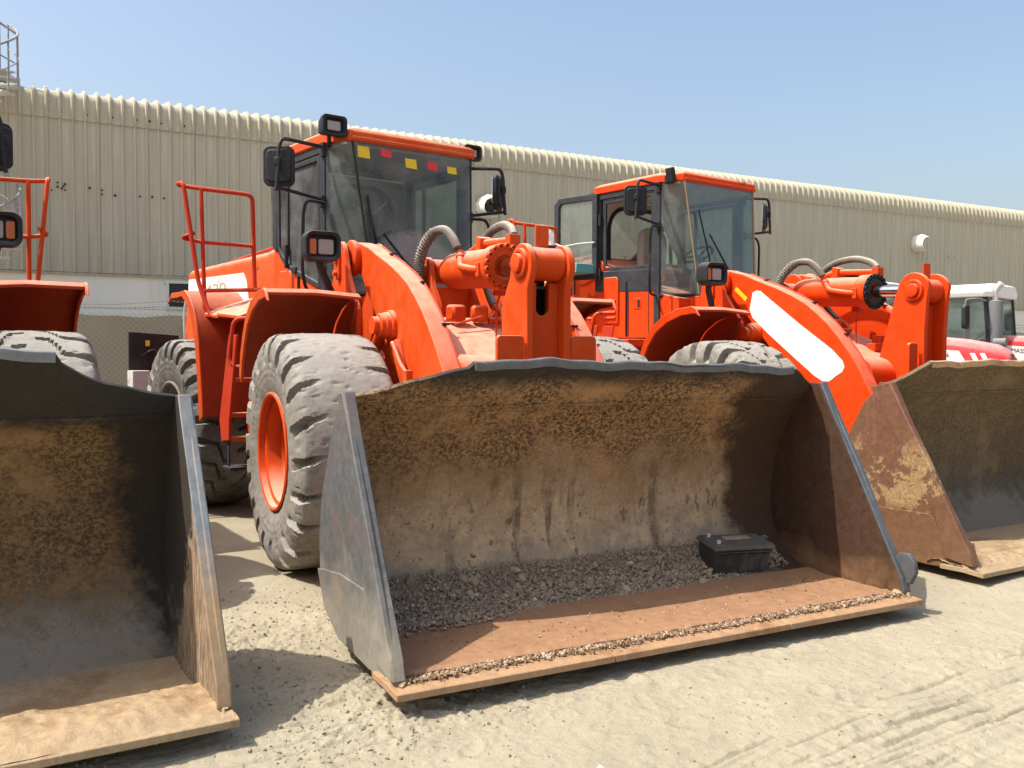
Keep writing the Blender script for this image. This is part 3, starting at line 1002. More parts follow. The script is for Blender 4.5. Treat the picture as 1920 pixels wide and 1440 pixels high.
# ------------------------------------------------------------------ tyres and rims shared by the machines
def tyre_mesh(name, style, mat, lugs=20, seg=30, R=.87):
    half = [(.315, .405), (.335, .43), (.352, .49), (.366, .56), (.372, .62), (.372, .66), (.370, .70), (.366, .735), (.360, .765), (.356, .79), (.350, .815),
            (.342, .836), (.328, .850), (.305, .857), (.27, .860), (.225, .862), (.19, .864), (.15, .866), (.11, .867), (.07, .868), (.03, .869)]
    prof = [(-y, r) for y, r in half] + [(y, r) for y, r in half[::-1]]
    prof = [(y, r * R / .87) for y, r in prof]
    P = np.array(prof)
    tt = np.concatenate([[0], np.cumsum(np.linalg.norm(np.diff(P, axis=0), axis=1))])
    tn = np.linspace(0, tt[-1], 92)
    P = np.stack([np.interp(tn, tt, P[:, 0]), np.interp(tn, tt, P[:, 1])], 1)
    for _ in range(2):
        P[1:-1] = (P[:-2] + 2 * P[1:-1] + P[2:]) / 4
    d = np.gradient(P, axis=0)
    nrm = np.stack([-d[:, 1], d[:, 0]], 1)
    nrm /= np.linalg.norm(nrm, axis=1)[:, None]
    if nrm[len(P) // 2, 1] < 0:
        nrm = -nrm
    s_arc = np.concatenate([[0], np.cumsum(np.linalg.norm(np.diff(P, axis=0), axis=1))])
    s_arc -= s_arc[-1] / 2
    n = lugs * seg
    th = np.arange(n) / n * 2 * math.pi
    S, T = np.meshgrid(s_arc, th)
    r_ = np.random.default_rng(5)
    ph = T / (2 * math.pi) * lugs
    A = np.abs(S)
    side = np.where(S > 0, .5, 0.0)
    if style == 'worn':
        # bald crown, notches left only at the shoulders
        k = np.clip((A - .14) / .16, 0, 1)
        fr = (ph + side + .9 * np.clip(A - .1, 0, 1) + .06 * np.sin(ph * 2.2)) % 1.0
        jag = .05 * np.sin(S * 40 + np.floor(ph) * 2.1)
        w = .06 + .30 * np.clip((A - .14) / .30, 0, 1)
        dd = np.abs(fr - .5)
        g = np.clip((w * .5 + jag * .3 - dd) / .012, 0, 1) * k
        depth = .078 * np.clip((A - .14) / .16, 0, 1)
    else:
        zg = np.clip((A - .10) / .07, 0, 1)
        fr = (ph + side * np.clip(A / .02, 0, 1) - .75 * zg - .9 * np.minimum(A, .32)) % 1.0
        w = .21 + .20 * np.clip((A - .24) / .12, 0, 1)
        dd = np.abs(fr - .5)
        g = np.clip((w * .5 - dd) / .018, 0, 1) * np.clip((A - .03) / .02, 0, 1)
        depth = .058 + 0 * A
    lim = np.clip((.535 - A) / .05, 0, 1)                # lugs run out on the sidewall
    g = g * lim
    lug_up = .012 * (1 - g) * lim * np.clip((A - .36) / .05, 0, 1)
    off = lug_up - g * depth
    # worn, cut rubber
    off = off + .005 * fbm(T * 6, S * 8, 1.7, 4, 5) + .0022 * fbm(T * 26, S * 30, 1.0, 3, 15)
    cuts_ = np.clip(fbm(T * 9, S * 9, 2.2, 4, 35) * 3 - .75, 0, 1)
    off = off - .010 * cuts_ * np.clip((.45 - A) / .05, 0, 1)
    rings = .004 * np.sin(S * 220) * np.clip((A - .55) / .03, 0, 1) * np.clip((.66 - A) / .03, 0, 1)
    off = off + rings
    Yv = P[None, :, 0] + nrm[None, :, 0] * off
    Rv = P[None, :, 1] + nrm[None, :, 1] * off
    xyz = np.stack([Rv * np.cos(T), Yv, Rv * np.sin(T)], -1)
    m = len(P)
    vs = xyz.reshape(-1, 3)
    idx = np.arange(n * m).reshape(n, m)
    i2 = np.roll(idx, -1, 0)
    q = np.stack([idx[:, :-1], idx[:, 1:], i2[:, 1:], i2[:, :-1]], -1).reshape(-1, 4)
    me = bpy.data.meshes.new(name)
    me.from_pydata(vs.tolist(), [], q.tolist())
    me.validate()
    me.materials.append(M[mat])
    me.shade_smooth()
    me.set_sharp_from_angle(angle=R_(30))
    return me


TY_WORN = tyre_mesh('tyre', 'worn', 'tyre', 21)
TY_LUG = tyre_mesh('tyre', 'lug', 'tyre', 23)
TY_DARK = tyre_mesh('tyre', 'lug', 'tyre_dark', 25)

rim = MB()
rim.lathe([(.435, -.335), (.440, -.350), (.425, -.358), (.408, -.350), (.400, -.31), (.372, -.30), (.362, -.285), (.352, -.13), (.325, -.12), (.318, -.20), (.300, -.205),
           (.290, -.18), (.280, .10), (.17, .11), (.16, .08), (.0, .08)], (0, 0, 0), (0, 1, 0), 48)
rim.lathe([(.435, .335), (.425, .345), (.40, .30), (.36, .29), (.34, .1), (.0, .08)], (0, 0, 0), (0, 1, 0), 40)
rim.lathe([(.395, -.31), (.395, .31)], (0, 0, 0), (0, 1, 0), 40)
for k in range(14):
    a = R_(k * 360 / 14)
    rim.cyl((.225 * math.cos(a), -.055, .225 * math.sin(a)), (.225 * math.cos(a), -.085, .225 * math.sin(a)), .016, 6)
rim.box((.20, -.20, -.12), (.16, .06, .10))
rim.box((.30, -.26, -.17), (.10, .05, .13))
rim.box((.16, -.22, -.18), (.18, .03, .03))
M['rim_dusty'] = paint('dusty_rim', (.20, .17, .14), (.26, .22, .18), dust=(.34, .31, .27), patch=.6)
RIM = {k: rim.mesh('wheel', k, 35) for k in ('orange', 'orange_b', 'rim_dusty')}


def wheel(root, x, y, flip, tyme, rimk, spin, tr=None, R=.87):
    w = bpy.data.objects.new('wheel', RIM[rimk])
    col.objects.link(w)
    w.parent = root
    m_ = Matrix.Translation((x, y, R - .012)) @ Matrix.Rotation(math.pi if flip else 0, 4, 'Z') @ Matrix.Rotation(R_(spin), 4, 'Y')
    if tr is not None:
        m_ = tr @ m_
    w.matrix_local = m_
    ty = bpy.data.objects.new('tyre', tyme)
    col.objects.link(ty)
    ty.parent = w
    return w


# ------------------------------------------------------------------ wheel loader
def build_bucket(root, op):
    B = op['bucket']
    hw = 1.63
    sx = B.get('lean', 0.0)                               # extra set-back of the upper edge
    inner = [(2.87, .100), (2.70, .100), (2.40, .100), (2.18, .112), (2.02, .165), (1.90, .27), (1.835, .42), (1.82, .60), (1.845, .78), (1.90, .96), (1.985, 1.12), (2.08, 1.235), (2.135, 1.285)]
    inner = [(x - sx * max(0, z - .5) / .8, z) for x, z in inner]
    outer = []
    for i, (x, z) in enumerate(inner):
        a, b = Vector(inner[max(i - 1, 0)]), Vector(inner[min(i + 1, len(inner) - 1)])
        d = (b - a).normalized()
        outer.append((x - d.y * .032, z + d.x * .032) if False else (x + d.y * -.03, z + d.x * -(-.03)) if False else (x + (-.03 if i > 3 else 0) * abs(d.y), z - .03 * abs(d.x)))
    ny_ = 44
    pts_i, pts_o = [], []
    ys = np.linspace(-hw, hw, ny_ + 1)
    # denser rows along the profile for a smooth curve
    ip = smoothpath([(x, 0, z) for x, z in inner], 3)
    opth = smoothpath([(x, 0, z) for x, z in outer], 3)
    for y in ys:
        ri, ro = [], []
        for p, q in zip(ip, opth):
            dent = .010 * math.sin(y * 2.3 + p.z * 3) * math.sin(p.z * 2.4) + .006 * math.sin(y * 5.1 + 1) * max(0, p.z - .3)
            ri.append((p.x + dent, y, p.z))
            ro.append((q.x + dent, y, q.z))
        pts_i.append(ri)
        pts_o.append(ro)
    mb = MB()
    a, b = ny_ + 1, len(ip)
    vs = [p for r in pts_i for p in r] + [p for r in pts_o for p in r]
    k = a * b
    fs = []
    for i in range(a - 1):
        for j in range(b - 1):
            q = (i * b + j, i * b + j + 1, (i + 1) * b + j + 1, (i + 1) * b + j)
            fs.append(q)
            fs.append(tuple(k + x for x in reversed(q)))
    for i in range(a - 1):
        fs.append((i * b, (i + 1) * b, k + (i + 1) * b, k + i * b))
        fs.append((i * b + b - 1, k + i * b + b - 1, k + (i + 1) * b + b - 1, (i + 1) * b + b - 1))
    mb.add(vs, fs)
    bk = mb.build('bucket', B['shell'], root, 0, 50)
    # spill guard: higher in the middle, bent and uneven along its edge
    rimz = B['rim']
    ys2 = sorted(set([-hw + (2 * hw) * i / 60 for i in range(61)] + [y for y, z in rimz]))
    rim_y = [y for y, z in rimz]
    rim_z = [z for y, z in rimz]
    g = []
    for y in ys2:
        zt = float(np.interp(y, rim_y, rim_z)) + .006 * math.sin(y * 9) + .004 * math.sin(y * 23 + 1)
        row = []
        for i in range(6):
            u = i / 5
            z = 1.270 + (zt - 1.270) * u
            x = 2.125 + (z - 1.27) * .86 + .012 * math.sin(y * 3.3) * u - sx * (z - .5) / .8
            row.append((x, y, z))
        g.append(row)
    sg = MB()
    sg.sheet(g, (-.034, 0, .012))
    sg.build('spill_guard', B['guard'], bk, .004, 40)
    # rolled top rail along the raised middle
    ra = [y for y in ys2 if B['rail'][0] <= y <= B['rail'][1]]
    mr = MB()
    rows = []
    for y in ra:
        zt = float(np.interp(y, rim_y, rim_z)) + .006 * math.sin(y * 9) + .004 * math.sin(y * 23 + 1)
        x = 2.125 + (zt - 1.27) * .86 - sx * (zt - .5) / .8
        rows.append([(x - .050, y, zt - .02), (x - .046, y, zt + .004), (x - .020, y, zt + .014), (x + .002, y, zt + .008), (x + .007, y, zt - .010)])
    mr.sheet(rows, (-.012, 0, -.03))
    mr.build('top_rail', B['railm'], bk, .004, 40)
    # weld seam between guard and shell
    MB().tube([(2.135 - sx + .004, y, 1.279 + .003 * math.sin(y * 14)) for y in np.linspace(-hw + .02, hw - .02, 40)], .008, 5).build('weld_seam', B['shell'], bk)
    # side plates
    xt = 2.262 - sx
    sp = [(xt, 1.378), (2.16 - sx, 1.38), (2.13 - sx, 1.31), (2.03 - sx * .8, 1.23), (1.92 - sx * .5, 1.04), (1.785 - sx * .2, .78), (1.735, .56), (1.745, .37), (1.86, .175), (2.11, .072), (2.61, .055), (2.86, .065), (2.955, .105), (2.93, .20)]
    mid = [((2.93) + (xt - 2.93) * u, .20 + (1.378 - .20) * u) for u in (.25, .5, .75)]
    jit = random.Random(3)
    for s, nm, mt in ((-1, 'side_plate', B['side']), (1, 'side_plate', B['side_r'])):
        poly = sp + [(x + jit.uniform(-.006, .006), z) for x, z in mid]
        m2 = MB()
        m2.prism(poly, s * hw, s * (hw + .028))
        o = m2.build(nm, mt, bk, .005)
        # cutter strip along the sloping front edge, proud of the plate
        st = [(xt + .012, 1.382), (xt - .075, 1.37), (2.42 - sx * .5, .80), (2.60, .42), (2.74, .14), (2.966, .108), (2.950, .20), (2.62 - sx * .5 + .012, .77)]
        if s > 0 and B.get('lobe'):
            st = [(xt + .012, 1.382), (xt - .075, 1.37), (2.42 - sx * .5, .80), (2.60, .42), (2.72, .19), (2.985, .165), (3.02, .24), (3.01, .31), (2.965, .355), (2.90, .345), (2.865, .31), (2.62 - sx * .5 + .012, .77)]
        if B.get('bside'):
            st = [(xt + .012, 1.382), (2.108, 1.345), (2.667, .43), (2.75, .14), (2.966, .108), (2.950, .20), (2.62 + .012, .77)]
        c_ = MB()
        c_.prism(st, s * (hw + .0285), s * (hw + .062))
        c_.build('cutter_strip', B['strip'] if s < 0 or not B.get('lobe') else 'strip_dark', o, .007)
        cap = [(xt + .003, 1.384), (xt + .022, 1.384)] + [(x + .014 + jit.uniform(-.004, .004), z) for x, z in mid[::-1]] + [(2.947, .21), (2.974, .112), (2.952, .106), (2.930, .20)]
        MB().prism(cap, s * (hw - .004), s * (hw + .055)).build('edge_cap', B['strip'] if s < 0 or not B.get('lobe') else 'strip_dark', o, .005)
        # lower wear plate
        w = [(1.745, .375), (1.80, .385), (2.146, .428), (2.60, .432), (2.655, .40), (2.73, .20), (2.90, .155), (2.92, .08), (2.61, .061), (2.12, .078), (1.868, .182)]
        c_ = MB()
        c_.prism(w, s * (hw + .0287), s * (hw + .042))
        c_.build('wear_plate', B['wear'], o, .004)
        if B.get('doubler') and s < 0:
            c_ = MB()
            c_.prism([(xt - .10, 1.33), (1.96 - sx * .5, 1.03), (1.80, .74), (1.76, .46), (2.56, .40)], s * (hw + .0288), s * (hw + .046))
            c_.build('doubler_plate', B['side'], o, .004)
        lump('mud_clod', B['clod'], o, (2.925, s * (hw + .02), .095), .042, 5 + s)
    # bolt-on cutting edge: three lengths butted end to end
    y0 = -1.70
    cuts = B.get('cuts', (-.55, .62))
    for a_, b_ in zip((y0,) + cuts, cuts + (1.70,)):
        c_ = MB()
        n = 14
        rows = []
        for i in range(n + 1):
            y = a_ + .002 + (b_ - a_ - .004) * i / n
            wv = .006 * math.sin(y * 6) + .004 * math.sin(y * 19)
            rows.append([(2.72, y, .0585), (2.90, y, .062), (3.05 + wv, y, .050 + wv * .4)])
        c_.sheet(rows, (0, 0, .034))
        c_.build('cutting_edge', B['edge'], bk, .004, 30)
    w = MB()
    for i in range(60):                                   # weld bead where floor meets the edge
        pass
    n = 70
    w.sheet([[(2.80, -1.60 + 3.2 * i / n, .1035 + .003), (2.87 + .008 * math.sin(i * .7), -1.60 + 3.2 * i / n, .118 + .003 * math.sin(i * 2.1)), (2.895 + .006 * math.sin(i * 1.3), -1.60 + 3.2 * i / n, .107)] for i in range(n + 1)], (0, 0, -.012))
    w.build('edge_weld', B['floor'], bk, 0, 50)
    fl = MB()
    rows = []
    for i in range(31):
        y = -1.61 + 3.22 * i / 30
        rows.append([(2.855, y, .1085), (2.6, y, .1065 + .003 * math.sin(y * 4)), (2.36, y, .1065 + .004 * math.sin(y * 3 + 1)), (2.20, y, .122)])
    fl.sheet(rows, (0, 0, -.004))
    fl.build('floor_plate', B['floor'], bk, 0, 50)
    if B.get('crust'):
        cx0, amp_, fil = B['crust']
        crust('mud_crust', 'mud', bk, cx0, 3.03, -1.685, 1.685, .102, amp_, B.get('seed', 3), .35, fil)
    # heel skids and hinge brackets behind
    for y in (-1.0, 0, 1.0):
        MB().prism([(2.2, .035), (1.9, .14), (1.80, .30), (1.72, .30), (1.70, .10), (1.9, .02), (2.2, .015)], y - .12, y + .12).build('skid_plate', B['side'], bk, .004)
    for y in (-.66, -.44, .42, .64):
        MB().prism([(x - sx * max(0, z - .5) / .8, z) for x, z in [(1.83, .98), (1.66, .72), (1.50, .42), (1.47, .28), (1.55, .20), (1.70, .16), (1.80, .24), (1.79, .60)]], y - .02, y + .02).build('hinge_bracket', op['p'], bk, .004)
    for y in (-.24, .18):
        MB().prism([(x - sx * max(0, z - .5) / .8, z) for x, z in [(1.98, 1.20), (1.76, 1.02), (1.64, .86), (1.62, .74), (1.70, .64), (1.79, .66), (1.85, .98)]], y - .02, y + .02).build('hinge_bracket', op['p'], bk, .004)
    return bk


def build_loader(op):
    root = empty('wheel_loader', (*op['at'], 0), R_(op['th'] - 90), op['label'], 'wheel loader', 'orange wheel loaders parked side by side')
    sc_ = op.get('scale', 1)
    root.scale = (sc_,) * 3
    p, pr, rail = op['p'], op['pr'], op['rail']
    TW = Matrix.Translation((*op.get('joint', (-1.75, 0)), 0)) @ Matrix.Rotation(R_(op['thr'] - op['th']), 4, 'Z')
    TR = TW @ Matrix.Translation((0, 0, op.get('lift', 0))) @ Matrix.Scale(op.get('rscale', 1), 4)
    build_bucket(root, op)

    # ---------------- front frame
    fr = MB()
    fr.prism([(.62, .55), (.95, .80), (.95, 1.25), (.30, 1.70), (-.05, 1.78), (-.9, 1.78), (-1.45, 1.30), (-1.60, .75), (-1.2, .5)], -.42, .42)
    fr.cyl((0, -.80, .86), (0, .80, .86), .23, 20)
    fr.box((-1.55, 0, .80), (.5, .5, .18))
    fr.box((-1.55, 0, 1.25), (.5, .4, .14))
    f = fr.build('front_frame', p, root, .008)
    # sloping top deck between the towers
    dk = MB()
    dk.sheet([[(-.35, -.43, 1.84), (-.35, .45, 1.84)], [(.12, -.43, 1.86), (.12, .45, 1.86)], [(.62, -.44, 1.68), (.62, .46, 1.68)], [(1.02, -.44, 1.49), (1.02, .46, 1.49)]], (0, 0, -.03))
    dk.sheet([[(1.02, -.44, 1.46), (1.02, .46, 1.46)], [(1.05, -.44, 1.0), (1.05, .46, 1.0)]], (-.03, 0, 0))
    dk.build('deck_plate', p, f, .005)
    for y0, y1 in ((-.79, -.75), (-.47, -.435), (.435, .47), (.75, .79)):
        t_ = MB()
        t_.prism(arc((-.62, 2.36), .135, 10, 170, 9) + [(-.80, 2.20), (-1.02, 1.95), (-1.20, 1.3), (-1.2, 1.0), (-.2, 1.0), (-.18, 1.92), (-.30, 2.06), (-.42, 2.22)], y0, y1)
        t_.build('tower_plate', p, f, .006)
    kp = MB()
    kp.prism([(u - .62, w + 2.30) for u, w in rrect(.10, .24, .04)], -.815, -.79)
    kp.cyl((-.62, -.815, 2.345), (-.62, -.835, 2.345), .035, 16)
    kp.cyl((-.62, -.815, 2.235), (-.62, -.845, 2.235), .026, 6)
    kp.build('pin_keeper', p, f, .004)
    # tilt cylinder bracket with its web
    for y0, y1 in ((-.20, -.155), (.135, .18)):
        t_ = MB()
        t_.prism(arc((-.22, 2.245), .115, 0, 180, 9) + [(-.34, 2.1), (-.42, 1.78), (.06, 1.78), (.03, 1.98), (-.08, 2.12)], y0, y1)
        t_.cyl((-.22, y0 - .025 if y0 < 0 else y1, 2.245), (-.22, y0 if y0 < 0 else y1 + .025, 2.245), .055, 16)
        t_.build('tilt_bracket', p, f, .005)
    MB().box((-.10, -.01, 1.98), (.03, .29, .26)).build('bracket_web', p, f, .004)

    # ---------------- lift arms
    top = [(-.50, 2.475), (-.30, 2.425), (-.09, 2.345), (.15, 2.262), (.37, 2.17), (.54, 2.085), (.68, 1.985), (.81, 1.88), (.92, 1.77), (1.07, 1.60), (1.17, 1.46), (1.30, 1.24), (1.45, .97), (1.62, .66), (1.72, .46)]
    bot = [(1.62, .20), (1.40, .30), (1.15, .66), (.95, .93), (.66, 1.20), (.40, 1.40), (.20, 1.54), (.06, 1.68), (-.06, 1.80), (-.20, 1.95), (-.36, 2.09), (-.46, 2.20), (-.56, 2.24)]
    poly = top + arc((1.60, .32), .17, 40, -80, 5) + bot + arc((-.60, 2.36), .135, 240, 90, 6)
    for s, y0, y1 in ((-1, -.655, -.515), (1, .515, .655)):
        a_ = MB()
        a_.prism(poly, y0, y1)
        arm = a_.build('lift_arm', p, root, .010)
        yo = y0 if s < 0 else y1
        b = MB()
        b.lathe([(.0, -.01), (.135, -.01), (.15, .02), (.15, .05), (.125, .065), (.0, .065)], (-.60, yo, 2.36), (0, s, 0), 26)
        b.build('pivot_boss', p, arm, .004)
        for k in range(3):
            a = R_(90 + 120 * k)
            q_ = MB()
            q_.cyl((-.60 + .085 * math.cos(a), yo + s * .06, 2.36 + .085 * math.sin(a)), (-.60 + .085 * math.cos(a), yo + s * .08, 2.36 + .085 * math.sin(a)), .016, 6)
            q_.build('bolt', 'dark_steel', arm)
        ll = MB()
        ll.tube([(x, s * .522 if s > 0 else -.522, z + .008) for x, z in top[1:-1]], .007, 5)
        ll.build('lube_line', 'rail_red', arm)
        for x, z in top[2:-2:3]:
            MB().box((x, s * .522, z + .010), (.035, .05, .016)).build('pipe_clip', 'dark_steel', arm)
        b = MB()
        b.lathe([(.0, -.02), (.115, -.02), (.115, .03), (.10, .035), (.10, .07), (.09, .075), (.09, .11), (.066, .115), (.066, .16), (.0, .16)], (op.get('pin', (.235, 1.785))[0], yo, op.get('pin', (.235, 1.785))[1]), (0, s, 0), 26)
        b.build('cylinder_pin', p, arm, .004)
        if op.get('patch') and s < 0:
            pp = [(-.153, 2.225), (-.10, 2.245), (-.05, 2.238), (.093, 2.14), (.476, 1.883), (.865, 1.638), (.99, 1.53), (1.012, 1.475), (.985, 1.425), (.92, 1.39), (.839, 1.335), (.76, 1.335), (.66, 1.385), (.345, 1.602), (.061, 1.802), (-.15, 1.965), (-.195, 2.05)]
            pq = [(.05, 2.13), (.10, 2.19), (.16, 2.20), (.42, 2.065), (.70, 1.86), (.93, 1.63), (1.13, 1.37), (1.175, 1.25), (1.14, 1.19), (1.03, 1.16), (.93, 1.19), (.74, 1.36), (.50, 1.56), (.26, 1.74), (.12, 1.87), (.06, 1.99)]
            MB().prism(pp, y0 - .003, y0 - .0005).build('overpainted_panel', 'white_patch', arm)
            mk = Matrix.Translation((-.32, y0 - .002, 2.22)) @ Matrix.Rotation(R_(38), 4, 'Y')
            MB(mk).box((0, 0, 0), (.20, .003, .045)).build('warning_sticker', 'yellow', arm)
        # lift cylinder from the frame up to the arm
        lc = MB()
        lc.lathe([(.0, 0), (.085, 0), (.085, .75), (.095, .76), (.095, .82), (.045, .825), (.045, 1.16), (.0, 1.16)], (op.get('pin', (.235, 1.785))[0] - .855, s * .72, op.get('pin', (.235, 1.785))[1] - .765), (.855 / 1.15, 0, .765 / 1.15), 20)
        lc.build('lift_cylinder', p, root, 0)
    # cross tube joining the arms
    ct = MB()
    rows = []
    for i in range(13):
        a = R_(205 - 245 * i / 12)
        rows.append([(1.02 + .20 * math.cos(a), y, 1.36 + .20 * math.sin(a) + .015 * (abs(y) / .5) ** 2) for y in (-.52, -.3, -.1, .1, .3, .52)])
    ct.sheet(rows, (0, 0, -.025))
    ct.prism([(.80, 1.40), (.86, 1.20), (1.2, 1.20), (1.22, 1.35)], -.515, .515)
    ct.build('cross_tube', p, root, .006, 50)
    # grease line beside the arm
    g = MB() if not op.get('patch') else None
    if g:
        g.tube(bent([(.36, -.70, 1.62), (.46, -.74, 1.66), (.62, -.74, 1.50), (.74, -.73, 1.42)], .04), .017, 8)
        g.box((.74, -.73, 1.41), (.07, .05, .10))
        g.prism([(.30, 1.66), (.42, 1.68), (.60, 1.36), (.55, 1.30)], -.70, -.66)
        g.build('grease_line', p, root, .003)

    # ---------------- bell crank
    xb = 1.41
    ol = arc((xb - .02, 2.175), .132, 10, 165, 9) + [(1.235, 2.09), (1.185, 2.02), (1.165, 1.98), (1.105, 1.88), (1.115, 1.76), (1.135, 1.50), (1.20, 1.2), (1.36, .86), (1.50, .78), (1.60, .86), (1.58, 1.05), (1.49, 1.35), (1.475, 1.6), (1.475, 2.0), (1.535, 2.14)]
    if op.get('narrow_crank'):
        ol = arc((xb - .03, 2.175), .165, 15, 165, 9) + [(1.19, 2.12), (1.08, 1.75), (.98, 1.40), (1.02, 1.2), (1.36, .86), (1.50, .78), (1.60, .86), (1.56, 1.05), (1.50, 1.35), (1.50, 1.8), (1.52, 2.1)]
    for y0, y1 in ((-.185, -.135), (.105, .155)):
        b = MB()
        b.prism(ol, y0, y1)
        bc = b.build('bell_crank', p, root, .007)
        s = -1 if y0 < 0 else 1
        yo = y0 if s < 0 else y1
        q = MB()
        q.lathe([(.0, -.01), (.100, -.01), (.100, .022), (.088, .026), (.076, .026), (.076, .012), (.064, .012), (.064, .045), (.052, .05), (.0, .05)], (xb - .02, yo, 2.175), (0, s, 0), 28)
        q.build('pivot_pin', p, bc, .003)
    cw = MB()
    slot = [(-.135, 1.3), (-.135, 2.05), (-.06, 2.05)] + arc((-.015, 1.88), .05, 180, 360, 8) + [(.035, 2.05), (.105, 2.05), (.105, 1.3)]
    cw.prism(slot, 1.35, 1.385, 'x')
    cw.build('crank_web_and_slot_backing', p, root, .004)
    MB().box((1.20, -.015, 1.72), (.02, .235, .74)).build('crank_web_and_slot_backing', 'dark_steel', root, .004)  # added dark backing, stands in for the shade inside the crank slot
    MB().box((1.29, -.015, 2.02), (.14, .235, .02)).build('crank_web_and_slot_backing', 'dark_steel', root, .004)  # added dark lid over the slot backing, for the same shade
    MB().lathe([(.05, 0), (.112, 0), (.112, .23), (.05, .23)], (xb - .02, -.13, 2.175), (0, 1, 0), 28).build('rod_eye', p, root, .005)
    MB().box((xb - .10, -.01, 1.10), (.35, .24, .06)).build('crank_stop', p, root, .004)
    tab = MB()
    tab.box((xb + .0, -.035, 2.36), (.016, .10, .14))
    tab.build('lamp_tab', p, root, .003)
    # buck-stop plates beside the crank
    for y0, y1, m_ in (((-.40, -.20, 1), (.17, .35, 1)) if not op.get('narrow_crank') else ((-.34, -.24, .6),)):
        w = MB()
        w.prism([(u + (y0 + y1) / 2, z + 1.545) for u, z in rrect(.20 * m_, .30, .03)], 1.44, 1.47, 'x')
        w.build('stop_plate', p, root, .004)
    # tilt cylinder
    ax = Vector((1.63, 0, -.065)).normalized()
    o_ = Vector((-.22, -.01, 2.245))
    tc = MB()
    tc.lathe([(.0, .06), (.09, .075), (.125, .13), (.143, .20), (.146, .28), (.146, .91), (.166, .92), (.166, 1.01), (.172, 1.015), (.172, 1.05), (.145, 1.055), (.09, 1.055), (.075, 1.03), (.0, 1.03)], o_, ax, 36)
    tc.cyl(o_ + Vector((0, -.13, 0)), o_ + Vector((0, .13, 0)), .10, 20)
    cylp = tc.build('tilt_cylinder', p, root, .004, 30)
    a1 = Vector((0, 1, 0))
    a2 = ax.cross(a1)
    for k in range(18):
        a = R_(20 * k + 8)
        c_ = o_ + ax * 1.05 + (a1 * math.cos(a) + a2 * math.sin(a)) * .151
        bl = MB()
        bl.lathe([(.012, .028), (.021, .028), (.021, -.01), (.0, -.01)], c_, ax, 8)
        bl.lathe([(.012, .028), (.012, .012), (.0, .012)], c_, ax, 8)
        bl.build('gland_bolt', p if not op.get('dark_gland') else 'dark_steel', cylp)
    if op.get('dark_gland'):
        MB().lathe([(.08, 0), (.174, 0), (.174, .012), (.08, .012)], o_ + ax * 1.051, ax, 32).build('gland_ring', 'dark_steel', cylp)
    MB().lathe([(.0, 1.0), (.062, 1.0), (.062, 1.62), (.0, 1.62)], o_, ax, 24).build('piston_rod', 'chrome', root)
    # pipes on top of the cylinder
    tb = MB(Matrix.Translation((0, .02, -.115)))
    tb.tube(bent([(-.05, .05, 2.47), (.10, .05, 2.50), (.30, .05, 2.545), (.80, .05, 2.515)], .08), .030, 10)
    tb.box((-.06, .05, 2.47), (.07, .07, .10))
    tb.box((.80, .05, 2.51), (.07, .09, .10))
    tb.prism([(.25, 2.42), (.34, 2.42), (.36, 2.58), (.29, 2.60)], 0, .11)
    tb.build('cylinder_pipe', p, root, .003)
    tb = MB(Matrix.Translation((0, .02, -.115)))
    tb.tube(bent([(.30, -.145, 2.475), (.36, -.17, 2.40), (.42, -.20, 2.345), (.62, -.20, 2.31), (.72, -.19, 2.30)], .05), .028, 10)
    tb.box((.73, -.185, 2.30), (.05, .05, .10))
    tb.cyl((.33, -.155, 2.44), (.345, -.162, 2.42), .036, 10)
    tb.build('cylinder_pipe', p, root, .003)
    # hoses with spiral guard
    h1 = smoothpath([(.31, -.15, 2.385), (.26, -.165, 2.46), (.16, -.19, 2.535), (.02, -.22, 2.53), (-.09, -.25, 2.45), (-.16, -.265, 2.34), (-.17, -.27, 2.24), (-.15, -.28, 2.10), (-.08, -.29, 1.98), (-.02, -.29, 1.935)], 5)
    hb = MB()
    hb.tube(h1, .036, 12)
    hose = hb.build('hydraulic_hose', 'hose', root)
    coil = MB()
    dense = []
    for i in range(15, len(h1) - 1):
        for k in range(8):
            dense.append(h1[i].lerp(h1[i + 1], k / 8))
    cp = []
    for i, q in enumerate(dense):
        d = (dense[min(i + 1, len(dense) - 1)] - dense[max(i - 1, 0)]).normalized()
        a = d.cross(Vector((0, 1, 0))).normalized()
        b = d.cross(a)
        w = i * 2 * math.pi / 7.5
        cp.append(q + (a * math.cos(w) + b * math.sin(w)) * .040)
    coil.tube(cp, .0085, 5)
    coil.build('spiral_guard', 'hose', hose)
    e = MB()
    e.tube(bent([(-.03, -.29, 1.945), (.02, -.29, 1.895), (.10, -.27, 1.88), (.22, -.24, 1.885)], .04), .030, 10)
    e.build('hose_end_pipe', p, root)
    h2 = smoothpath([(.78, .09, 2.44), (.68, .12, 2.505), (.45, .17, 2.56), (.18, .2, 2.54), (-.02, .22, 2.45), (-.10, .24, 2.35), (-.06, .25, 2.22), (.08, .24, 2.04), (.20, .22, 1.95)], 5)
    hb = MB()
    hb.tube(h2, .034, 12)
    hb.build('hydraulic_hose', 'hose', root)
    e = MB()
    e.tube(bent([(.20, .22, 1.95), (.30, .25, 1.88), (.36, .22, 1.83), (.34, .10, 1.83)], .04), .028, 10)
    e.build('hose_end_pipe', p, root)
    for y, rz in ((-.16, 10), (.04, -18)):
        b = MB()
        rt = Matrix.Rotation(R_(rz), 3, 'Z')
        b.box((.30, y, 1.885), (.12, .13, .13), rt)
        b.build('hose_block', p, root, .02, seg=1)
    b = MB()
    b.tube([(.48, -.26, 1.79), (.40, .02, 1.86)], .010, 6)
    b.build('grease_pipe', 'rail_red', root)
    MB().box((.66, .28, 1.72), (.10, .09, .12)).build('deck_fitting', p, root, .008)
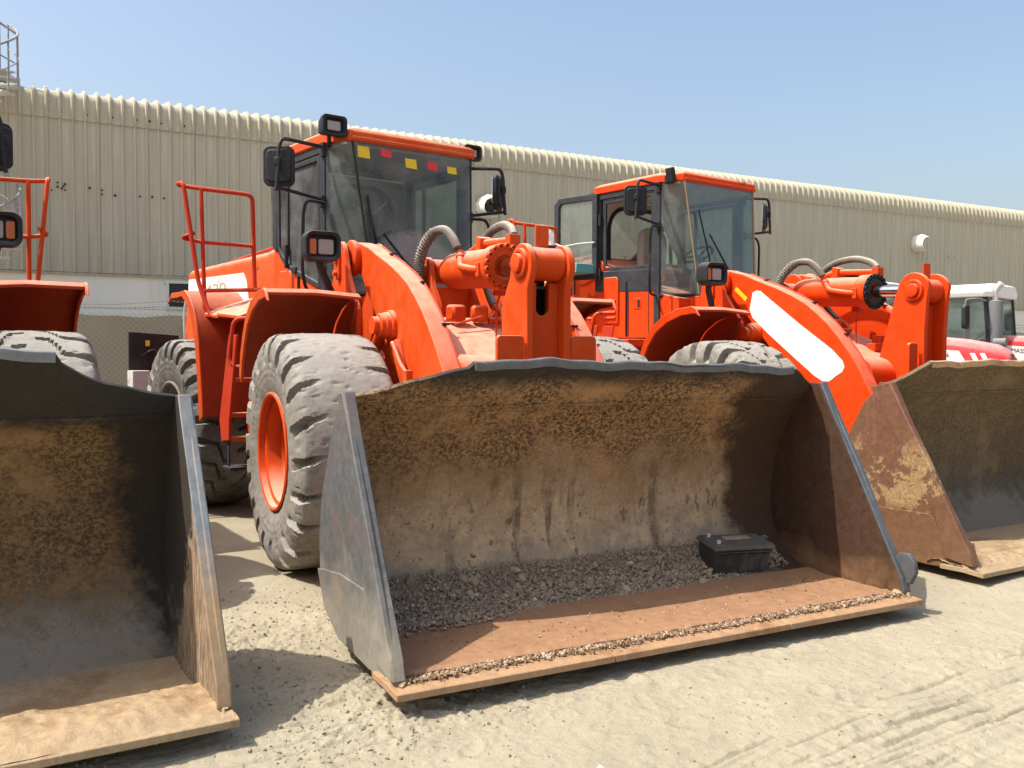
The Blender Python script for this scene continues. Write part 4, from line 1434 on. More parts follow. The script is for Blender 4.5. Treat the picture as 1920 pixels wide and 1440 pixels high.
    MB().box((.72, .14, 1.66), (.10, .11, .08)).build('deck_fitting', p, root, .008)
    b = MB()
    b.box((.55, .10, 2.07), (.09, .09, .11))
    b.tube(bent([(.55, .10, 2.03), (.56, .06, 1.95), (.57, .05, 1.70)], .05), .008, 6)
    b.build('limit_switch', 'rail_red', root, .006)

    # ---------------- front mudguards
    pf = [(-.04, 2.005), (-.10, 2.035), (-.30, 2.02), (-.52, 1.955), (-.70, 1.85), (-.82, 1.71), (-.91, 1.55), (-.965, 1.38)]
    for s in (-1, 1):
        fd = MB()
        yo, yi = s * 1.515, s * .80
        fd.sheet([[(x, yo, z), (x, (yo + yi) / 2, z + .006), (x, yi, z - .02)] for x, z in pf], (.0, 0, .022))
        m_ = fd.build('front_mudguard', 'red_fender' if not op.get('bright_fender') else 'fender_b', root, .005, 50)  # sheet painted darker than its lip: shade of the underside put into colour
        fl = MB()
        fl.sheet([[(x, yo - s * .0, z + .026), (x + .045, yo - s * .004, z - .045)] for x, z in pf], (0, s * .022, 0))
        fl.build('mudguard_lip', pr, m_, .004, 50)
        ap = MB()
        ap.prism([(-.15, 1.98), (-.95, 1.40), (-1.10, .95), (-.75, .95), (-.5, 1.3)], s * .80 - .012, s * .80 + .012)
        ap.build('inner_guard', 'red_fender', m_, .003)
    # drive lights on swan-neck brackets
    for s in (-1, 1):
        c_ = Vector((-.36, s * 1.02, 2.415))
        hs = MB()
        po, pi_ = rrect(.290, .236, .068, 5, (c_.y, c_.z)), rrect(.215, .152, .03, 5, (c_.y, c_.z))
        n = len(po)
        X0 = c_.x
        def ring(poly, x):
            return [(x, u, w) for u, w in poly]
        po2 = [(c_.y + (u - c_.y) * .96, c_.z + (w - c_.z) * .95) for u, w in po]
        vs = ring(po2, X0 + .075) + ring(po, X0 + .05) + ring(po, X0 - .06) + ring([(c_.y + (u - c_.y) * .8, c_.z + (w - c_.z) * .8) for u, w in po], X0 - .12)
        vi = ring([(c_.y + (u - c_.y) * .80, c_.z + (w - c_.z) * .76) for u, w in po], X0 + .06)
        vd = ring(pi_, X0 + .01)
        vs = vi + vs
        fs = []
        for a_ in range(4):
            for k in range(n):
                l = (k + 1) % n
                fs.append((a_ * n + k, a_ * n + l, (a_ + 1) * n + l, (a_ + 1) * n + k))
        fs.append(tuple(range(4 * n, 5 * n)))
        hs.add(vs, fs)
        hs.add(vi + vd, [(k, (k + 1) % n, n + (k + 1) % n, n + k) for k in range(n)] + [tuple(range(n, 2 * n))])
        o = hs.build('drive_light', 'black', root, .004)
        MB().prism([(u, w) for u, w in rrect(.122, .118, .012, 2, (c_.y - s * .032, c_.z - .003))], X0 + .012, X0 + .034, 'x').build('headlamp_lens', 'lens', o, .004)
        MB().prism([(u, w) for u, w in rrect(.056, .122, .010, 2, (c_.y + s * .072, c_.z - .003))], X0 + .012, X0 + .030, 'x').build('indicator_lens', 'amber', o, .004)
        b = MB()
        b.tube([c_ + Vector((-.05, 0, -.10)), c_ + Vector((-.08, -s * .02, -.16)), c_ + Vector((-.14, -s * .14, -.385))], .034, 4)
        b.build('light_bracket', 'black', root, .004)

    # ---------------- wheels
    fw = op['tyres']
    wheel(root, 0, -1.155, False, fw[0], p, op['spin'][0])
    wheel(root, 0, 1.155, True, op.get('left_tyre', fw[0]), p, op['spin'][1])
    wheel(root, -1.75, -1.135, False, fw[1], 'rim_dusty', op['spin'][2], TW)
    wheel(root, -1.75, 1.135, True, fw[1], 'rim_dusty', op['spin'][3], TW)

    def RB():
        return MB(TR)
    # ---------------- rear frame and hood
    b = RB()
    b.prism([(.25, .55), (.25, 1.30), (-.5, 1.55), (-3.9, 1.55), (-3.9, .75), (-2.6, .6), (-1.2, .45)], -.48, .48)
    b.cyl((-1.75, -.80, .86), (-1.75, .80, .86), .23, 20)
    rf = b.build('rear_frame', 'red_fender', root, .008)
    b = RB()
    b.box((-3.98, 0, 1.10), (.5, 1.9, .80))
    b.build('counterweight', pr, root, .05, seg=3)
    hp = [(-.66, 1.5), (-.66, 2.50)] + arc((-.56, 2.50), .10, 180, 90, 5)[1:] + arc((.56, 2.50), .10, 90, 0, 5) + [(.66, 2.50), (.66, 1.5)]
    b = RB()
    st = [(-3.75, .0, .86), (-3.70, .02, .93), (-3.55, .02, 1.0), (-1.22, .0, 1.0)]
    rows = []
    for x, dz, k in ((-3.78, -.08, .84), (-3.70, -.03, .93), (-3.55, 0, 1.0), (-2.5, .015, 1.0), (-1.20, .03, 1.0)):
        rows.append([(x, u * (k if w > 1.6 else 1), (w - 1.5) * k + 1.5 + dz if w > 1.6 else w) for u, w in hp])
    b.grid(rows)
    b.add(rows[0], [tuple(range(len(hp)))])
    hood = b.build('engine_hood', pr, root, 0, 50)
    b = RB()
    rows = [[(x, u * 1.012, (w - 1.5) * 1.012 + 1.5 + .03 if w > 1.6 else w) for u, w in hp] for x in (-1.19, -.76)]
    b.grid(rows)
    b.add(rows[1], [tuple(range(len(hp)))])
    b.build('hood_front_section', pr, hood, 0, 50)
    b = RB()
    for y in (-.52, .52):
        b.tube(bent([(-2.6, y, 2.60), (-2.5, y, 2.63), (-.95, y, 2.70), (-.80, y, 2.66)], .05), .016, 8)
    b.build('hood_grab_rail', rail, root)
    if op.get('decal'):
        b = RB()
        b.prism([(-3.53, 2.475), (-1.82, 2.445), (-1.74, 2.36), (-1.66, 2.10), (-3.56, 2.10)], -.6685, -.6625)
        b.build('decal_panel', 'white_patch', hood)
        m_ = TR @ Matrix.Translation((-2.95, -.6695, 2.26)) @ Matrix.Rotation(R_(90), 4, 'X')
        tx = text('decal_lettering', '420', .165, 'faded_ink', hood, (0, 0, 0), (0, 0, 0), .001, 1)
        tx.matrix_local = m_ @ Matrix.Diagonal((2.6, 1, 1, 1))
    if op.get('grille'):
        for k in range(9):
            for z in (2.32, 2.02, 1.73):
                b = RB()
                b.box((-1.32 - k * .055, -.664, z), (.028, .008, .26))
                b.build('grille_slot', 'dark_steel', hood)
    ex_, ey_, ez_ = op.get('exhaust', (-1.5, .45, -.10))
    b = RB()
    b.cyl((ex_, ey_, 2.5), (ex_, ey_, 2.86 + ez_), .105, 18)
    b.build('exhaust_silencer', 'tractor_grey', root)
    b = RB()
    b.tube(smoothpath([(ex_, ey_, 2.84 + ez_), (ex_, ey_, 2.94 + ez_), (ex_ - .05, ey_ - .06, 3.04 + ez_), (ex_ - .13, ey_ - .14, 3.12 + ez_)], 5), .085, 16)
    b.build('exhaust_stack', 'galv', root)

    # ---------------- rear mudguards, deck, ladder, handrails
    rp = [(-1.60, 2.12), (-1.56, 2.175), (-1.34, 2.175), (-1.18, 2.185), (-1.05, 2.11), (-.95, 2.0), (-.87, 1.86), (-.82, 1.70), (-.775, 1.4), (-.74, 1.15), (-.725, .985)]
    for s in (-1, 1):
        b = RB()
        yo, yi = s * 1.50, s * .98
        b.sheet([[(x, yo, z), (x - .01, (yo + yi) / 2, z + .004), (x, yi, z)] for x, z in rp], (-.022, 0, -.008))
        m_ = b.build('rear_mudguard', pr if op.get('bright_fender') else 'red_fender', root, .006, 50)
        b = RB()
        b.sheet([[(x + .004, yo, z + .004), (x - .085, yo, z - .05)] for x, z in rp], (0, s * .020, 0))
        b.build('mudguard_lip', pr, m_, .004, 50)
        # walkway deck beside the cab, two ribbed plates
        for k, (xa, xb_) in enumerate(((-1.05, -.62), (-.60, -.12)) if not op.get('bright_fender') else ()):
            b = RB()
            za = 2.14
            b.hexa([(xa, s * 1.42, za - .20 - .02 * k), (xb_, s * 1.40, za - .24 - .02 * k), (xb_, s * .76, za - .02), (xa, s * .76, za)] + [(xa, s * 1.42, za - .17 - .02 * k), (xb_, s * 1.40, za - .21 - .02 * k), (xb_, s * .76, za + .01), (xa, s * .76, za + .03)])
            b.build('walkway_plate', pr, root, .006)
        if not op.get('bright_fender'):
            b = RB()
            b.prism([(-.72, 1.55), (.20, 1.60), (.20, 2.1), (-.72, 2.1)], s * .74, s * .78)
            b.build('deck_valance', 'red_fender', root, .004)
        else:
            b = RB()
            b.prism([(-1.0, 1.42), (-.75, 1.56), (.28, 1.58), (.28, 1.50), (-.80, 1.42)], s * .70, s * 1.25)
            b.build('step_plate', p, root, .008)
        # ladder
        b = RB()
        for y_ in (s * 1.46, s * 1.20):
            b.prism([(-.18, 1.74), (.0, 1.74), (-.19, .98), (-.20, .80), (-.38, .78), (-.42, .98)], y_ - .012, y_ + .012)
        ld = b.build('ladder', 'rail_red', root, .004)
        for z, x in ((1.34, -.17), (1.02, -.27), (.80, -.29)):
            b = RB()
            b.box((x, s * 1.33, z), (.16, .24, .035))
            b.build('ladder_step', pr, ld, .005)
        b = RB()
        for y_ in (s * 1.44, s * 1.22):
            b.box((-.29, y_, .67), (.05, .012, .24))
        b.box((-.29, s * 1.33, .54), (.20, .26, .03))
        b.build('hanging_step', 'black', ld, .003)
        # hand loop on the ladder
        b = RB()
        b.tube(bent([(.04, s * 1.33, 1.885), (-.06, s * 1.47, 1.885), (-.14, s * 1.49, 1.48), (.06, s * 1.36, 1.44)], .09, 5), .019, 8)
        b.build('grab_loop', rail, root)
        if s > 0 and not op.get('far_rail'):
            continue
        RX = RB()
        RX.tr = TR @ Matrix.Translation(op.get('rail_shift', (0, 0, 0)))
        # platform railing: slanted outer post, upright inner post, two cross rails
        b = RX
        r_ = .021
        b.tube(bent([(.02, s * 1.16, 1.905), (-.80, s * 1.40, 1.92), (-.93, s * 1.47, 2.25), (-1.02, s * 1.575, 3.20), (-1.14, s * 1.60, 3.19), (-1.02, s * 1.42, 3.155), (-.92, s * .93, 3.13), (-.92, s * .915, 2.19)], .07, 5), r_, 8)
        b.tube([(-1.0, s * 1.41, 3.15), (-.96, s * 1.40, 1.98)], r_, 8)
        b.tube(bent([(-.965, s * 1.49, 2.72), (-1.08, s * 1.58, 2.68), (-.98, s * 1.42, 2.64), (-.92, s * .92, 2.63)], .05, 4), r_ * .9, 8)
        b.tube([(-.96, s * 1.43, 2.175), (-.90, s * .86, 2.205)], r_, 6)
        b.build('platform_rail', rail, root)

    # ---------------- cab
    cabm = 'frame_grey'
    zt = 3.55
    b = RB()
    # roof: shallow cap with a rounded front visor
    ro = [(.60, -.66), (.60, .66), (.30, .80), (-.80, .80), (-.80, -.80), (.30, -.80)]
    vs = [(x, y, 3.43) for x, y in ro] + [(x * 1.0, y, 3.52) for x, y in ro] + [(x * .94, y * .93, 3.555) for x, y in ro]
    n = 6
    fs = [tuple(range(n - 1, -1, -1))]
    for a_ in range(2):
        fs += [(a_ * n + k, a_ * n + (k + 1) % n, (a_ + 1) * n + (k + 1) % n, (a_ + 1) * n + k) for k in range(n)]
    fs.append(tuple(range(2 * n, 3 * n)))
    b.add(vs, fs)
    roof = b.build('cab_roof', op.get('roof', pr), root, .012)
    b = RB()
    b.box((.612, 0, 3.455), (.02, 1.30, .03))
    b.build('visor_trim', op.get('roof', pr), roof, .004)
    # lower body, orange, door sill rising to the rear
    b = RB()
    b.prism([(-.80, 1.60), (.62, 1.60), (.62, 2.06), (.33, 2.13), (.05, 2.22), (-.25, 2.30), (-.5, 2.42), (-.68, 2.58), (-.80, 2.66)], -.765, .765)
    body = b.build('cab_body', pr, root, .012)
    b = RB()
    b.prism([(-.62, 1.78), (-.36, 1.78), (-.36, 2.33), (-.40, 2.37), (-.62, 2.37)], -.79, -.764)
    b.build('side_vent_cover', pr, body, .015)
    for k in range(4):
        b = RB()
        b.box((-.50, -.797, 1.86 + k * .07), (.20, .02, .03), Matrix.Rotation(R_(-25), 3, 'X'))
        b.build('louvre', pr, body, .003)
    b = RB()
    b.box((-.045, -.768, 2.02), (.12, .008, .13))
    lk = b.build('lock_plate', pr, body, .003)
    RB().box((-.02, -.773, 2.02), (.035, .006, .09)).build('lock_slot', 'dark_steel', lk)
    for x, z in ((.14, 1.6), (-.20, 1.6)):
        RB().box((x, -.7655, 1.90), (.012, .004, .56)).build('panel_seam', 'dark_steel', body)
    RB().cyl((-.23, -.775, 1.62), (-.23, -.775, 2.30), .014, 8).build('door_edge_seal', 'rubber_trim', body)
    # posts
    for s in (-1, 1):
        b = RB()
        b.prism([(.235, 1.62), (.33, 1.62), (.33, 3.44), (.235, 3.44)], s * .735, s * .785)
        b.build('front_post', cabm, root, .008)
        b = RB()
        b.prism([(-.80, 2.62), (-.70, 2.56), (-.70, 3.44), (-.80, 3.44)], s * .72, s * .78)
        b.build('rear_post', cabm, root, .008)
        b = RB()
        b.prism([(.25, 3.36), (-.72, 3.36), (-.72, 3.44), (.25, 3.44)], s * .735, s * .782)
        b.build('roof_rail', cabm, root, .006)
    # windscreen in three panes: flat front and angled corners
    fx, fy = .59, .64
    zb = 2.10
    fb = .70                                               # foot of the screen stands further forward
    def pane(name, q, parent, mat='glass', th=.008):
        v0, v1, v2 = (Vector(x) for x in (q[0], q[1], q[3]))
        nrm = (v1 - v0).cross(v2 - v0).normalized() * th
        b_ = RB()
        b_.hexa([Vector(x) for x in q] + [Vector(x) + nrm for x in q])
        return b_.build(name, mat, parent)
    ws = pane('windscreen', mat='screen_dusty' if op.get('stickers') else 'glass', q=[(fb, -.50, zb), (fb, .54, zb), (fx, .61, 3.43), (fx, -.645, 3.43)], parent=root)
    for s in (-1, 1):
        pane('corner_pane', [(fb, s * (.515 if s < 0 else .545), zb), (fx, s * (.65 if s < 0 else .62), 3.43), (.335, s * .765, 3.43), (.335, s * .765, zb)], root)
        b = RB()
        yb, yt = (.507, .647) if s < 0 else (.543, .616)
        b.tube([(fb + .006, s * yb, zb), (fx + .006, s * yt, 3.43)], .011, 6)
        b.build('screen_seal', 'rubber_trim' if op.get('rust_seal') is None else 'grit', ws)
    b = RB()
    b.tube([(.335, -.775, zb), (.52, -.66, zb), (fb + .01, -.5, zb), (fb + .01, .54, zb), (.335, .775, zb)], .020, 8)
    b.build('screen_sill', 'rubber_trim', root)
    b = RB()
    b.prism([(.62, 1.6), (.74, 1.7), (.74, 2.085), (.62, 2.085)], -.55, .58)
    b.hexa([(.33, -.765, 1.62), (.735, -.50, 1.62), (.6, -.5, 1.62), (.33, -.7, 1.62), (.33, -.765, 2.085), (.735, -.50, 2.085), (.6, -.5, 2.085), (.33, -.7, 2.085)])
    b.hexa([(.33, .765, 1.62), (.735, .53, 1.62), (.6, .53, 1.62), (.33, .7, 1.62), (.33, .765, 2.085), (.735, .53, 2.085), (.6, .53, 2.085), (.33, .7, 2.085)])
    b.build('cab_cowl', pr, root, .006)
    # side doors
    dzB = [(-.66, 2.45), (.225, 2.43), (.225, 3.35), (-.66, 3.35)]
    dz = [(-.69, 2.60), (-.62, 2.50), (-.45, 2.38), (-.2, 2.29), (.08, 2.20), (.225, 2.155), (.225, 3.35), (-.69, 3.35)]
    def inset(poly, d):
        out = []
        n_ = len(poly)
        for i in range(n_):
            a_, b_, c_ = Vector(poly[i - 1]), Vector(poly[i]), Vector(poly[(i + 1) % n_])
            e1, e2 = (b_ - a_).normalized(), (c_ - b_).normalized()
            n1, n2 = Vector((-e1.y, e1.x)), Vector((-e2.y, e2.x))
            q = (n1 + n2)
            q = q / max(.3, q.length_squared / 2)
            out.append(tuple(b_ + q * d))
        return out
    def frame(poly, d, y0, y1, name, mat, par, tr):
        inn = inset(poly, d)
        n_ = len(poly)
        b_ = MB(tr)
        vs_ = [(u, y, w) for y in (y0, y1) for pl in (poly, inn) for u, w in pl]
        f_ = []
        for k in range(n_):
            l = (k + 1) % n_
            f_ += [(k, l, n_ + l, n_ + k), (2 * n_ + k, 3 * n_ + k, 3 * n_ + l, 2 * n_ + l), (k, 2 * n_ + k, 2 * n_ + l, l), (n_ + k, n_ + l, 3 * n_ + l, 3 * n_ + k)]
        b_.add(vs_, f_)
        return b_.build(name, mat, par, .006), inn
    for s in (-1, 1):
        if op.get('open_door') and s < 0:
            # dark sill around the open doorway, door swung right back on its rear hinge
            RB().prism([(-.80, 2.20), (.235, 2.16), (.235, 2.43), (-.68, 2.45), (-.80, 2.55)], -.772, -.74).build('door_sill', cabm, root, .006)
            fo, _ = frame(dzB, .05, -.765, -.735, 'door_surround', cabm, root, TR)
            hinge = TR @ Matrix.Translation((-.68, -.80, 0)) @ Matrix.Rotation(R_(op['open_door']), 4, 'Z')
            dpoly = [(.03, 2.36), (.66, 2.36), (.74, 2.44), (.74, 3.36), (.66, 3.44), (.03, 3.44)]
            dr, inn = frame(dpoly, .075, -.03, .03, 'cab_door', cabm, root, hinge)
            q = MB(hinge)
            q.prism(inset(dpoly, .070), -.004, .004)
            q.build('door_glass', 'glass_clean', dr)
            q = MB(hinge)
            q.tube(bent([(.72, .06, 2.86), (.55, .07, 2.80), (.30, .07, 2.82), (.05, .05, 2.82)], .05), .012, 6)
            q.build('door_grab_bar', 'galv', dr)
            for z in (2.42, 3.10):
                q = MB(hinge)
                q.cyl((.0, 0, z - .07), (.0, 0, z + .07), .022, 10)
                q.build('door_hinge', 'black', dr)
            q = MB(hinge)
            q.box((.42, .008, 2.50), (.07, .004, .10))
            q.box((.52, .008, 2.465), (.09, .004, .05))
            q.build('yellow_sticker', 'yellow', dr)
        else:
            fo, inn = frame(dz, .045, s * .735, s * .782, 'cab_door', cabm, root, TR)
            b = RB()
            b.prism(inset(dz, .040), s * .752, s * .760)
            b.build('door_glass', 'door_film' if s < 0 else 'glass', fo)
            RB().box((-.46, s * .765, 2.93), (.035, .03, .84)).build('door_mullion', cabm, fo, .004)
            b = RB()
            b.box((-.44, s * .80, 2.50), (.035, .03, .22))
            b.box((-.30, s * .785, 2.36), (.10, .02, .06))
            b.build('door_handle', 'black', fo, .005)
    # rear wall with an arched window
    ap = [(-.58, 2.30)] + [(-.58, 2.98)] + arc((-.28, 3.0), .30, 180, 95, 6) + arc((.28, 3.0), .30, 85, 0, 6) + [(.58, 2.30)]
    op_poly = [(-.74, 2.15), (-.74, 3.40)] + [(u * 1.26, 3.40) for u, w in ap[2:-1]] + [(.74, 3.40), (.74, 2.15)]
    b = RB()
    n_ = len(ap)
    vs = [(-.79, u, w) for u, w in op_poly] + [(-.79, u, w) for u, w in ap] + [(-.75, u, w) for u, w in op_poly] + [(-.75, u, w) for u, w in ap]
    fs = []
    for k in range(n_):
        l = (k + 1) % n_
        fs += [(k, l, n_ + l, n_ + k), (2 * n_ + k, 3 * n_ + k, 3 * n_ + l, 2 * n_ + l), (k, 2 * n_ + k, 2 * n_ + l, l), (n_ + k, n_ + l, 3 * n_ + l, 3 * n_ + k)]
    b.add(vs, fs)
    rw = b.build('rear_wall', 'beige_trim', root)
    b = RB()
    b.prism([(u, w) for u, w in ap], -.772, -.766, 'x')
    b.build('rear_glass', 'glass_clean' if op.get('clear_rear') else 'door_film', rw)
    b = RB()
    b.tube([(-.745, u, w) for u, w in ap], .028, 6)
    b.build('rear_seal', 'rubber_trim', rw)
    # inside: floor, ceiling, seat, console, steering wheel
    b = RB()
    b.box((-.1, 0, 2.02), (1.3, 1.40, .04))
    b.build('cab_floor', 'interior', root)
    RB().box((-.1, 0, 3.415), (1.3, 1.40, .02)).build('headlining', 'beige_trim', root)
    b = RB()
    b.box((-.32, 0, 2.36), (.50, .50, .14))
    b.box((-.30, 0, 2.16), (.36, .36, .26))
    seat = b.build('seat', 'red_seat' if op.get('red_seat') else 'interior', root, .04, seg=3)
    b = RB()
    bk_ = [(u, w + 2.72) for u, w in rrect(.48, .66, .18, 6)]
    b.prism(bk_, -.60, -.48, 'x')
    b.build('seat_back', 'seat' if op.get('red_seat') else 'interior', seat, .04, seg=3)
    b = RB()
    b.box((.42, 0, 2.20), (.22, .45, .32))
    b.tube([(.40, 0, 2.30), (.26, 0, 2.62)], .035, 10)
    co_ = b.build('console', 'interior', root, .02)
    b = RB()
    pth = []
    for k in range(24):
        a = R_(15 * k)
        pth.append((.25 + .19 * math.cos(a) * .87, .20 * math.sin(a), 2.64 + .19 * math.cos(a) * .42))
    b.tube(pth, .016, 8, closed=True)
    for k in (0, 8, 16):
        b.tube([(.26, 0, 2.62), pth[k]], .012, 6)
    b.build('steering_wheel', 'rubber_trim', co_)
    b = RB()
    b.box((-.15, .56, 2.42), (.62, .22, .22))
    b.build('side_console', 'interior', root, .03, seg=2)
    RB().box((-.2, -.58, 2.36), (.5, .18, .16)).build('side_console', 'interior', root, .03, seg=2)
    if op.get('teal_box'):
        b = RB()
        b.box((-.9, -1.05, 2.48), (.44, .30, .12))
        b.build('plastic_tray', 'teal', root, .01)
    # wiper
    b = RB()
    b.tube([(fb + .05, .10, 2.16), (fb + .03, -.20, 2.40), (fb + .03, -.42, 2.63)] if not op.get('park_wiper') else [(fb + .05, .14, 2.16), (fb + .04, -.02, 2.42), (fx + .09, -.30, 2.83)], .011, 6)
    b.cyl((fb + .0, .10, 2.15), (fb + .07, .10, 2.15), .03, 10)
    wp = b.build('wiper_arm', 'black', root)
    b = RB()
    if op.get('park_wiper'):
        b.tube([(fx + .07, -.47, 3.10), (fb + .022, -.28, 2.35)], .010, 5)
    else:
        b.tube([(fx + .065, -.53, 2.96), (fb + .03, -.47, 2.25)], .012, 5)
        b.tube([(fx + .06, -.515, 2.85), (fb + .02, -.40, 2.25)], .008, 5)
    b.build('wiper_blade', 'rubber_trim', wp)
    if op.get('stickers'):
        for y0, y1, z0, h_, c_ in ((-.60, -.485, 3.395, .10, 'yellow'), (-.37, -.265, 3.395, .065, 'red_sticker'), (-.115, .0, 3.345, .085, 'yellow'), (.125, .225, 3.345, .075, 'red_sticker'), (.34, .44, 3.325, .062, 'yellow')):
            def sx_(z):
                return fx + (fb - fx) * (3.43 - z) / 1.33 + .0095
            q = RB()
            q.hexa([(sx_(z0 - h_), y0 + .012, z0 - h_), (sx_(z0 - h_), y1 + .006, z0 - h_ - .004), (sx_(z0 - h_) - .004, y1, z0 - h_ - .004), (sx_(z0 - h_) - .004, y0, z0 - h_),
                    (sx_(z0), y0, z0), (sx_(z0), y1, z0 - .002), (sx_(z0) - .004, y1, z0 - .002), (sx_(z0) - .004, y0, z0)])
            q.build('windscreen_sticker', c_, ws)
    # mirrors on hoops
    for s in (-1, 1):
        b = RB()
        out = 1.255 if s < 0 else 1.085
        x1 = .42 if s < 0 else .50
        b.tube(bent([(.32, s * .79, 3.405), (x1, s * (out - .03), 3.405), (x1, s * out, 3.30), (x1, s * (out - .0), 3.18), (x1, s * (out + .02), 2.98), (x1 - .0, s * (out + .025), 2.955)], .07, 5), .017, 8)
        b.tube([(x1, s * (out + .02), 2.985), (.32, s * .80, 2.94)], .016, 8)
        b.box((.32, s * .79, 3.38), (.06, .03, .12))
        b.box((.32, s * .80, 2.92), (.06, .04, .10))
        mh = b.build('mirror_hoop', 'black', root)
        m_ = TR @ Matrix.Translation((x1 + (-.055 if s < 0 else -.06), s * (out - (.03 if s < 0 else .02)), 3.175)) @ Matrix.Rotation(R_(-36 if s < 0 else 40), 4, 'Z')
        q = MB(m_)
        po = rrect(.265, .345, .06, 5)
        q.prism(po, -.03, .015, 'x')
        q.prism([(u * .8, w * .8) for u, w in po], .014, .035, 'x')
        q.box((.045, .0, .03), (.07, .05, .07))
        mm = q.build('mirror', 'black', mh, .012, seg=3)
        q = MB(m_)
        q.prism([(u * .9, w * .9) for u, w in po], -.034, -.029, 'x')
        q.build('mirror_glass', 'mirror', mm)
        b = RB()
        b.tube(bent([(.36, s * .80, 2.905), (.42, s * 1.0, 2.905), (.42, s * 1.03, 2.80), (.42, s * 1.045, 2.30), (.36, s * .98, 2.12), (.28, s * .80, 2.10)] if s < 0 else [(.36, s * .80, 2.905), (.42, s * .93, 2.90), (.44, s * .96, 2.80), (.42, s * .97, 2.20), (.3, s * .80, 2.10)], .08, 5), .015, 8)
        b.build('grab_handle', 'black', root)
    # work lamps on the roof
    for s in ((-1, 1) if not op.get('no_lamps') else ()):
        c_ = Vector((.52, s * (.80 if s < 0 else .665), 3.545 if s < 0 else 3.50))
        sc2 = 1.0 if s < 0 else .86
        q = RB()
        po = rrect(.235 * sc2, .175 * sc2, .035, 4, (c_.y, c_.z))
        pb = [(c_.y + (u - c_.y) * .72, c_.z + (w - c_.z) * .72) for u, w in po]
        pin = [(c_.y + (u - c_.y) * .78, c_.z + (w - c_.z) * .74) for u, w in po]
        n_ = len(po)
        vs = [(c_.x + .05, u, w) for u, w in pin] + [(c_.x + .06, u, w) for u, w in po] + [(c_.x + .02, u, w) for u, w in po] + [(c_.x - .10, u, w) for u, w in pb]
        fs = []
        for a_ in range(3):
            fs += [(a_ * n_ + k, a_ * n_ + (k + 1) % n_, (a_ + 1) * n_ + (k + 1) % n_, (a_ + 1) * n_ + k) for k in range(n_)]
        fs.append(tuple(range(3 * n_, 4 * n_)))
        q.add(vs, fs)
        vd = [(c_.x + .02, c_.y + (u - c_.y) * .9, c_.z + (w - c_.z) * .9) for u, w in pin]
        q.add([(c_.x + .05, u, w) for u, w in pin] + vd, [(k, (k + 1) % n_, n_ + (k + 1) % n_, n_ + k) for k in range(n_)] + [tuple(range(n_, 2 * n_))])
        o = q.build('work_lamp', 'black', root, .006)
        RB().prism(rrect(.125 * sc2, .080 * sc2, .010, 2, (c_.y, c_.z)), c_.x + .021, c_.x + .036, 'x').build('lamp_lens', 'lens', o, .004)
        b = RB()
        b.tube([c_ + Vector((-.06, 0, -.05)), c_ + Vector((-.12, -s * .03, -.12)), Vector((.30, s * .75, 3.40))], .018, 6)
        b.build('lamp_stalk', 'black', root)
    if op.get('no_lamps'):
        b = RB()
        b.box((.50, -.78, 3.50), (.10, .07, .17), Matrix.Rotation(R_(14), 3, 'X'))
        b.box((.43, -.76, 3.46), (.06, .05, .10))
        b.build('side_lamp', 'black', root, .012)
        b = RB()
        b.box((-.86, -.72, 3.42), (.08, .14, .10))
        b.build('rear_lamp', 'black', root, .01)
    # opened battery box at the rear corner
    if op.get('battery_box'):
        b = RB()
        b.prism([(-1.30, 1.2), (-1.30, 1.84), (-.70, 1.80), (-.66, 1.2)], -3.86, -3.82, 'x')
        bx = b.build('battery_box', 'black', root, .006)
        RB().box((-3.72, -1.22, 1.24), (.22, .20, .26)).build('box_latch_plate', 'galv', bx, .006)
        RB().box((-3.818, -1.08, 1.70), (.006, .05, .07)).build('yellow_sticker', 'yellow', bx)
        b = RB()
        b.tube(smoothpath([(-3.80, -1.15, 1.55), (-3.76, -1.02, 1.62), (-3.74, -.9, 1.5)], 4), .012, 6)
        b.build('battery_cable', 'dark_steel', bx)
    return root


BUCKET_A = dict(lobe=True, shell='bucket_a', guard='bucket_a', railm='rim_dark', side='side_a', side_r='side_rust_d', strip='side_a', wear='side_a', clod='mud', edge='edge_rust', floor='floor_rust',
                rim=[(-1.63, 1.352), (-1.38, 1.404), (-1.0, 1.497), (-.975, 1.53), (-.5, 1.535), (.1, 1.515), (.9, 1.497), (1.36, 1.48), (1.45, 1.45), (1.63, 1.355)], rail=(-.975, 1.36))
BUCKET_L = dict(shell='bucket_l', guard='bucket_l', railm='side_l', side='side_a', side_r='bucket_l', strip='side_l', wear='side_l', clod='mud', edge='mud', floor='mud',
                rim=[(-1.63, 1.352), (-1.38, 1.404), (-.90, 1.54), (-.5, 1.57), (.9, 1.585), (1.10, 1.575), (1.13, 1.53), (1.22, 1.485), (1.32, 1.44), (1.48, 1.395), (1.63, 1.365)], rail=(-.90, 1.10), crust=(2.56, .036, .0))
BUCKET_B = dict(shell='bucket_b', guard='bucket_b', railm='edge_rust', side='side_rust', side_r='bucket_b', strip='side_rust', wear='side_rust', clod='mud', edge='mud', floor='mud', bside=True,
                rim=[(-1.63, 1.365), (-1.57, 1.38), (-1.42, 1.45), (-1.28, 1.525), (-.5, 1.535), (.9, 1.535), (1.36, 1.48), (1.63, 1.355)], rail=(-1.28, 1.36), cuts=(-1.2, .6), crust=(2.60, .040, 0), seed=8)

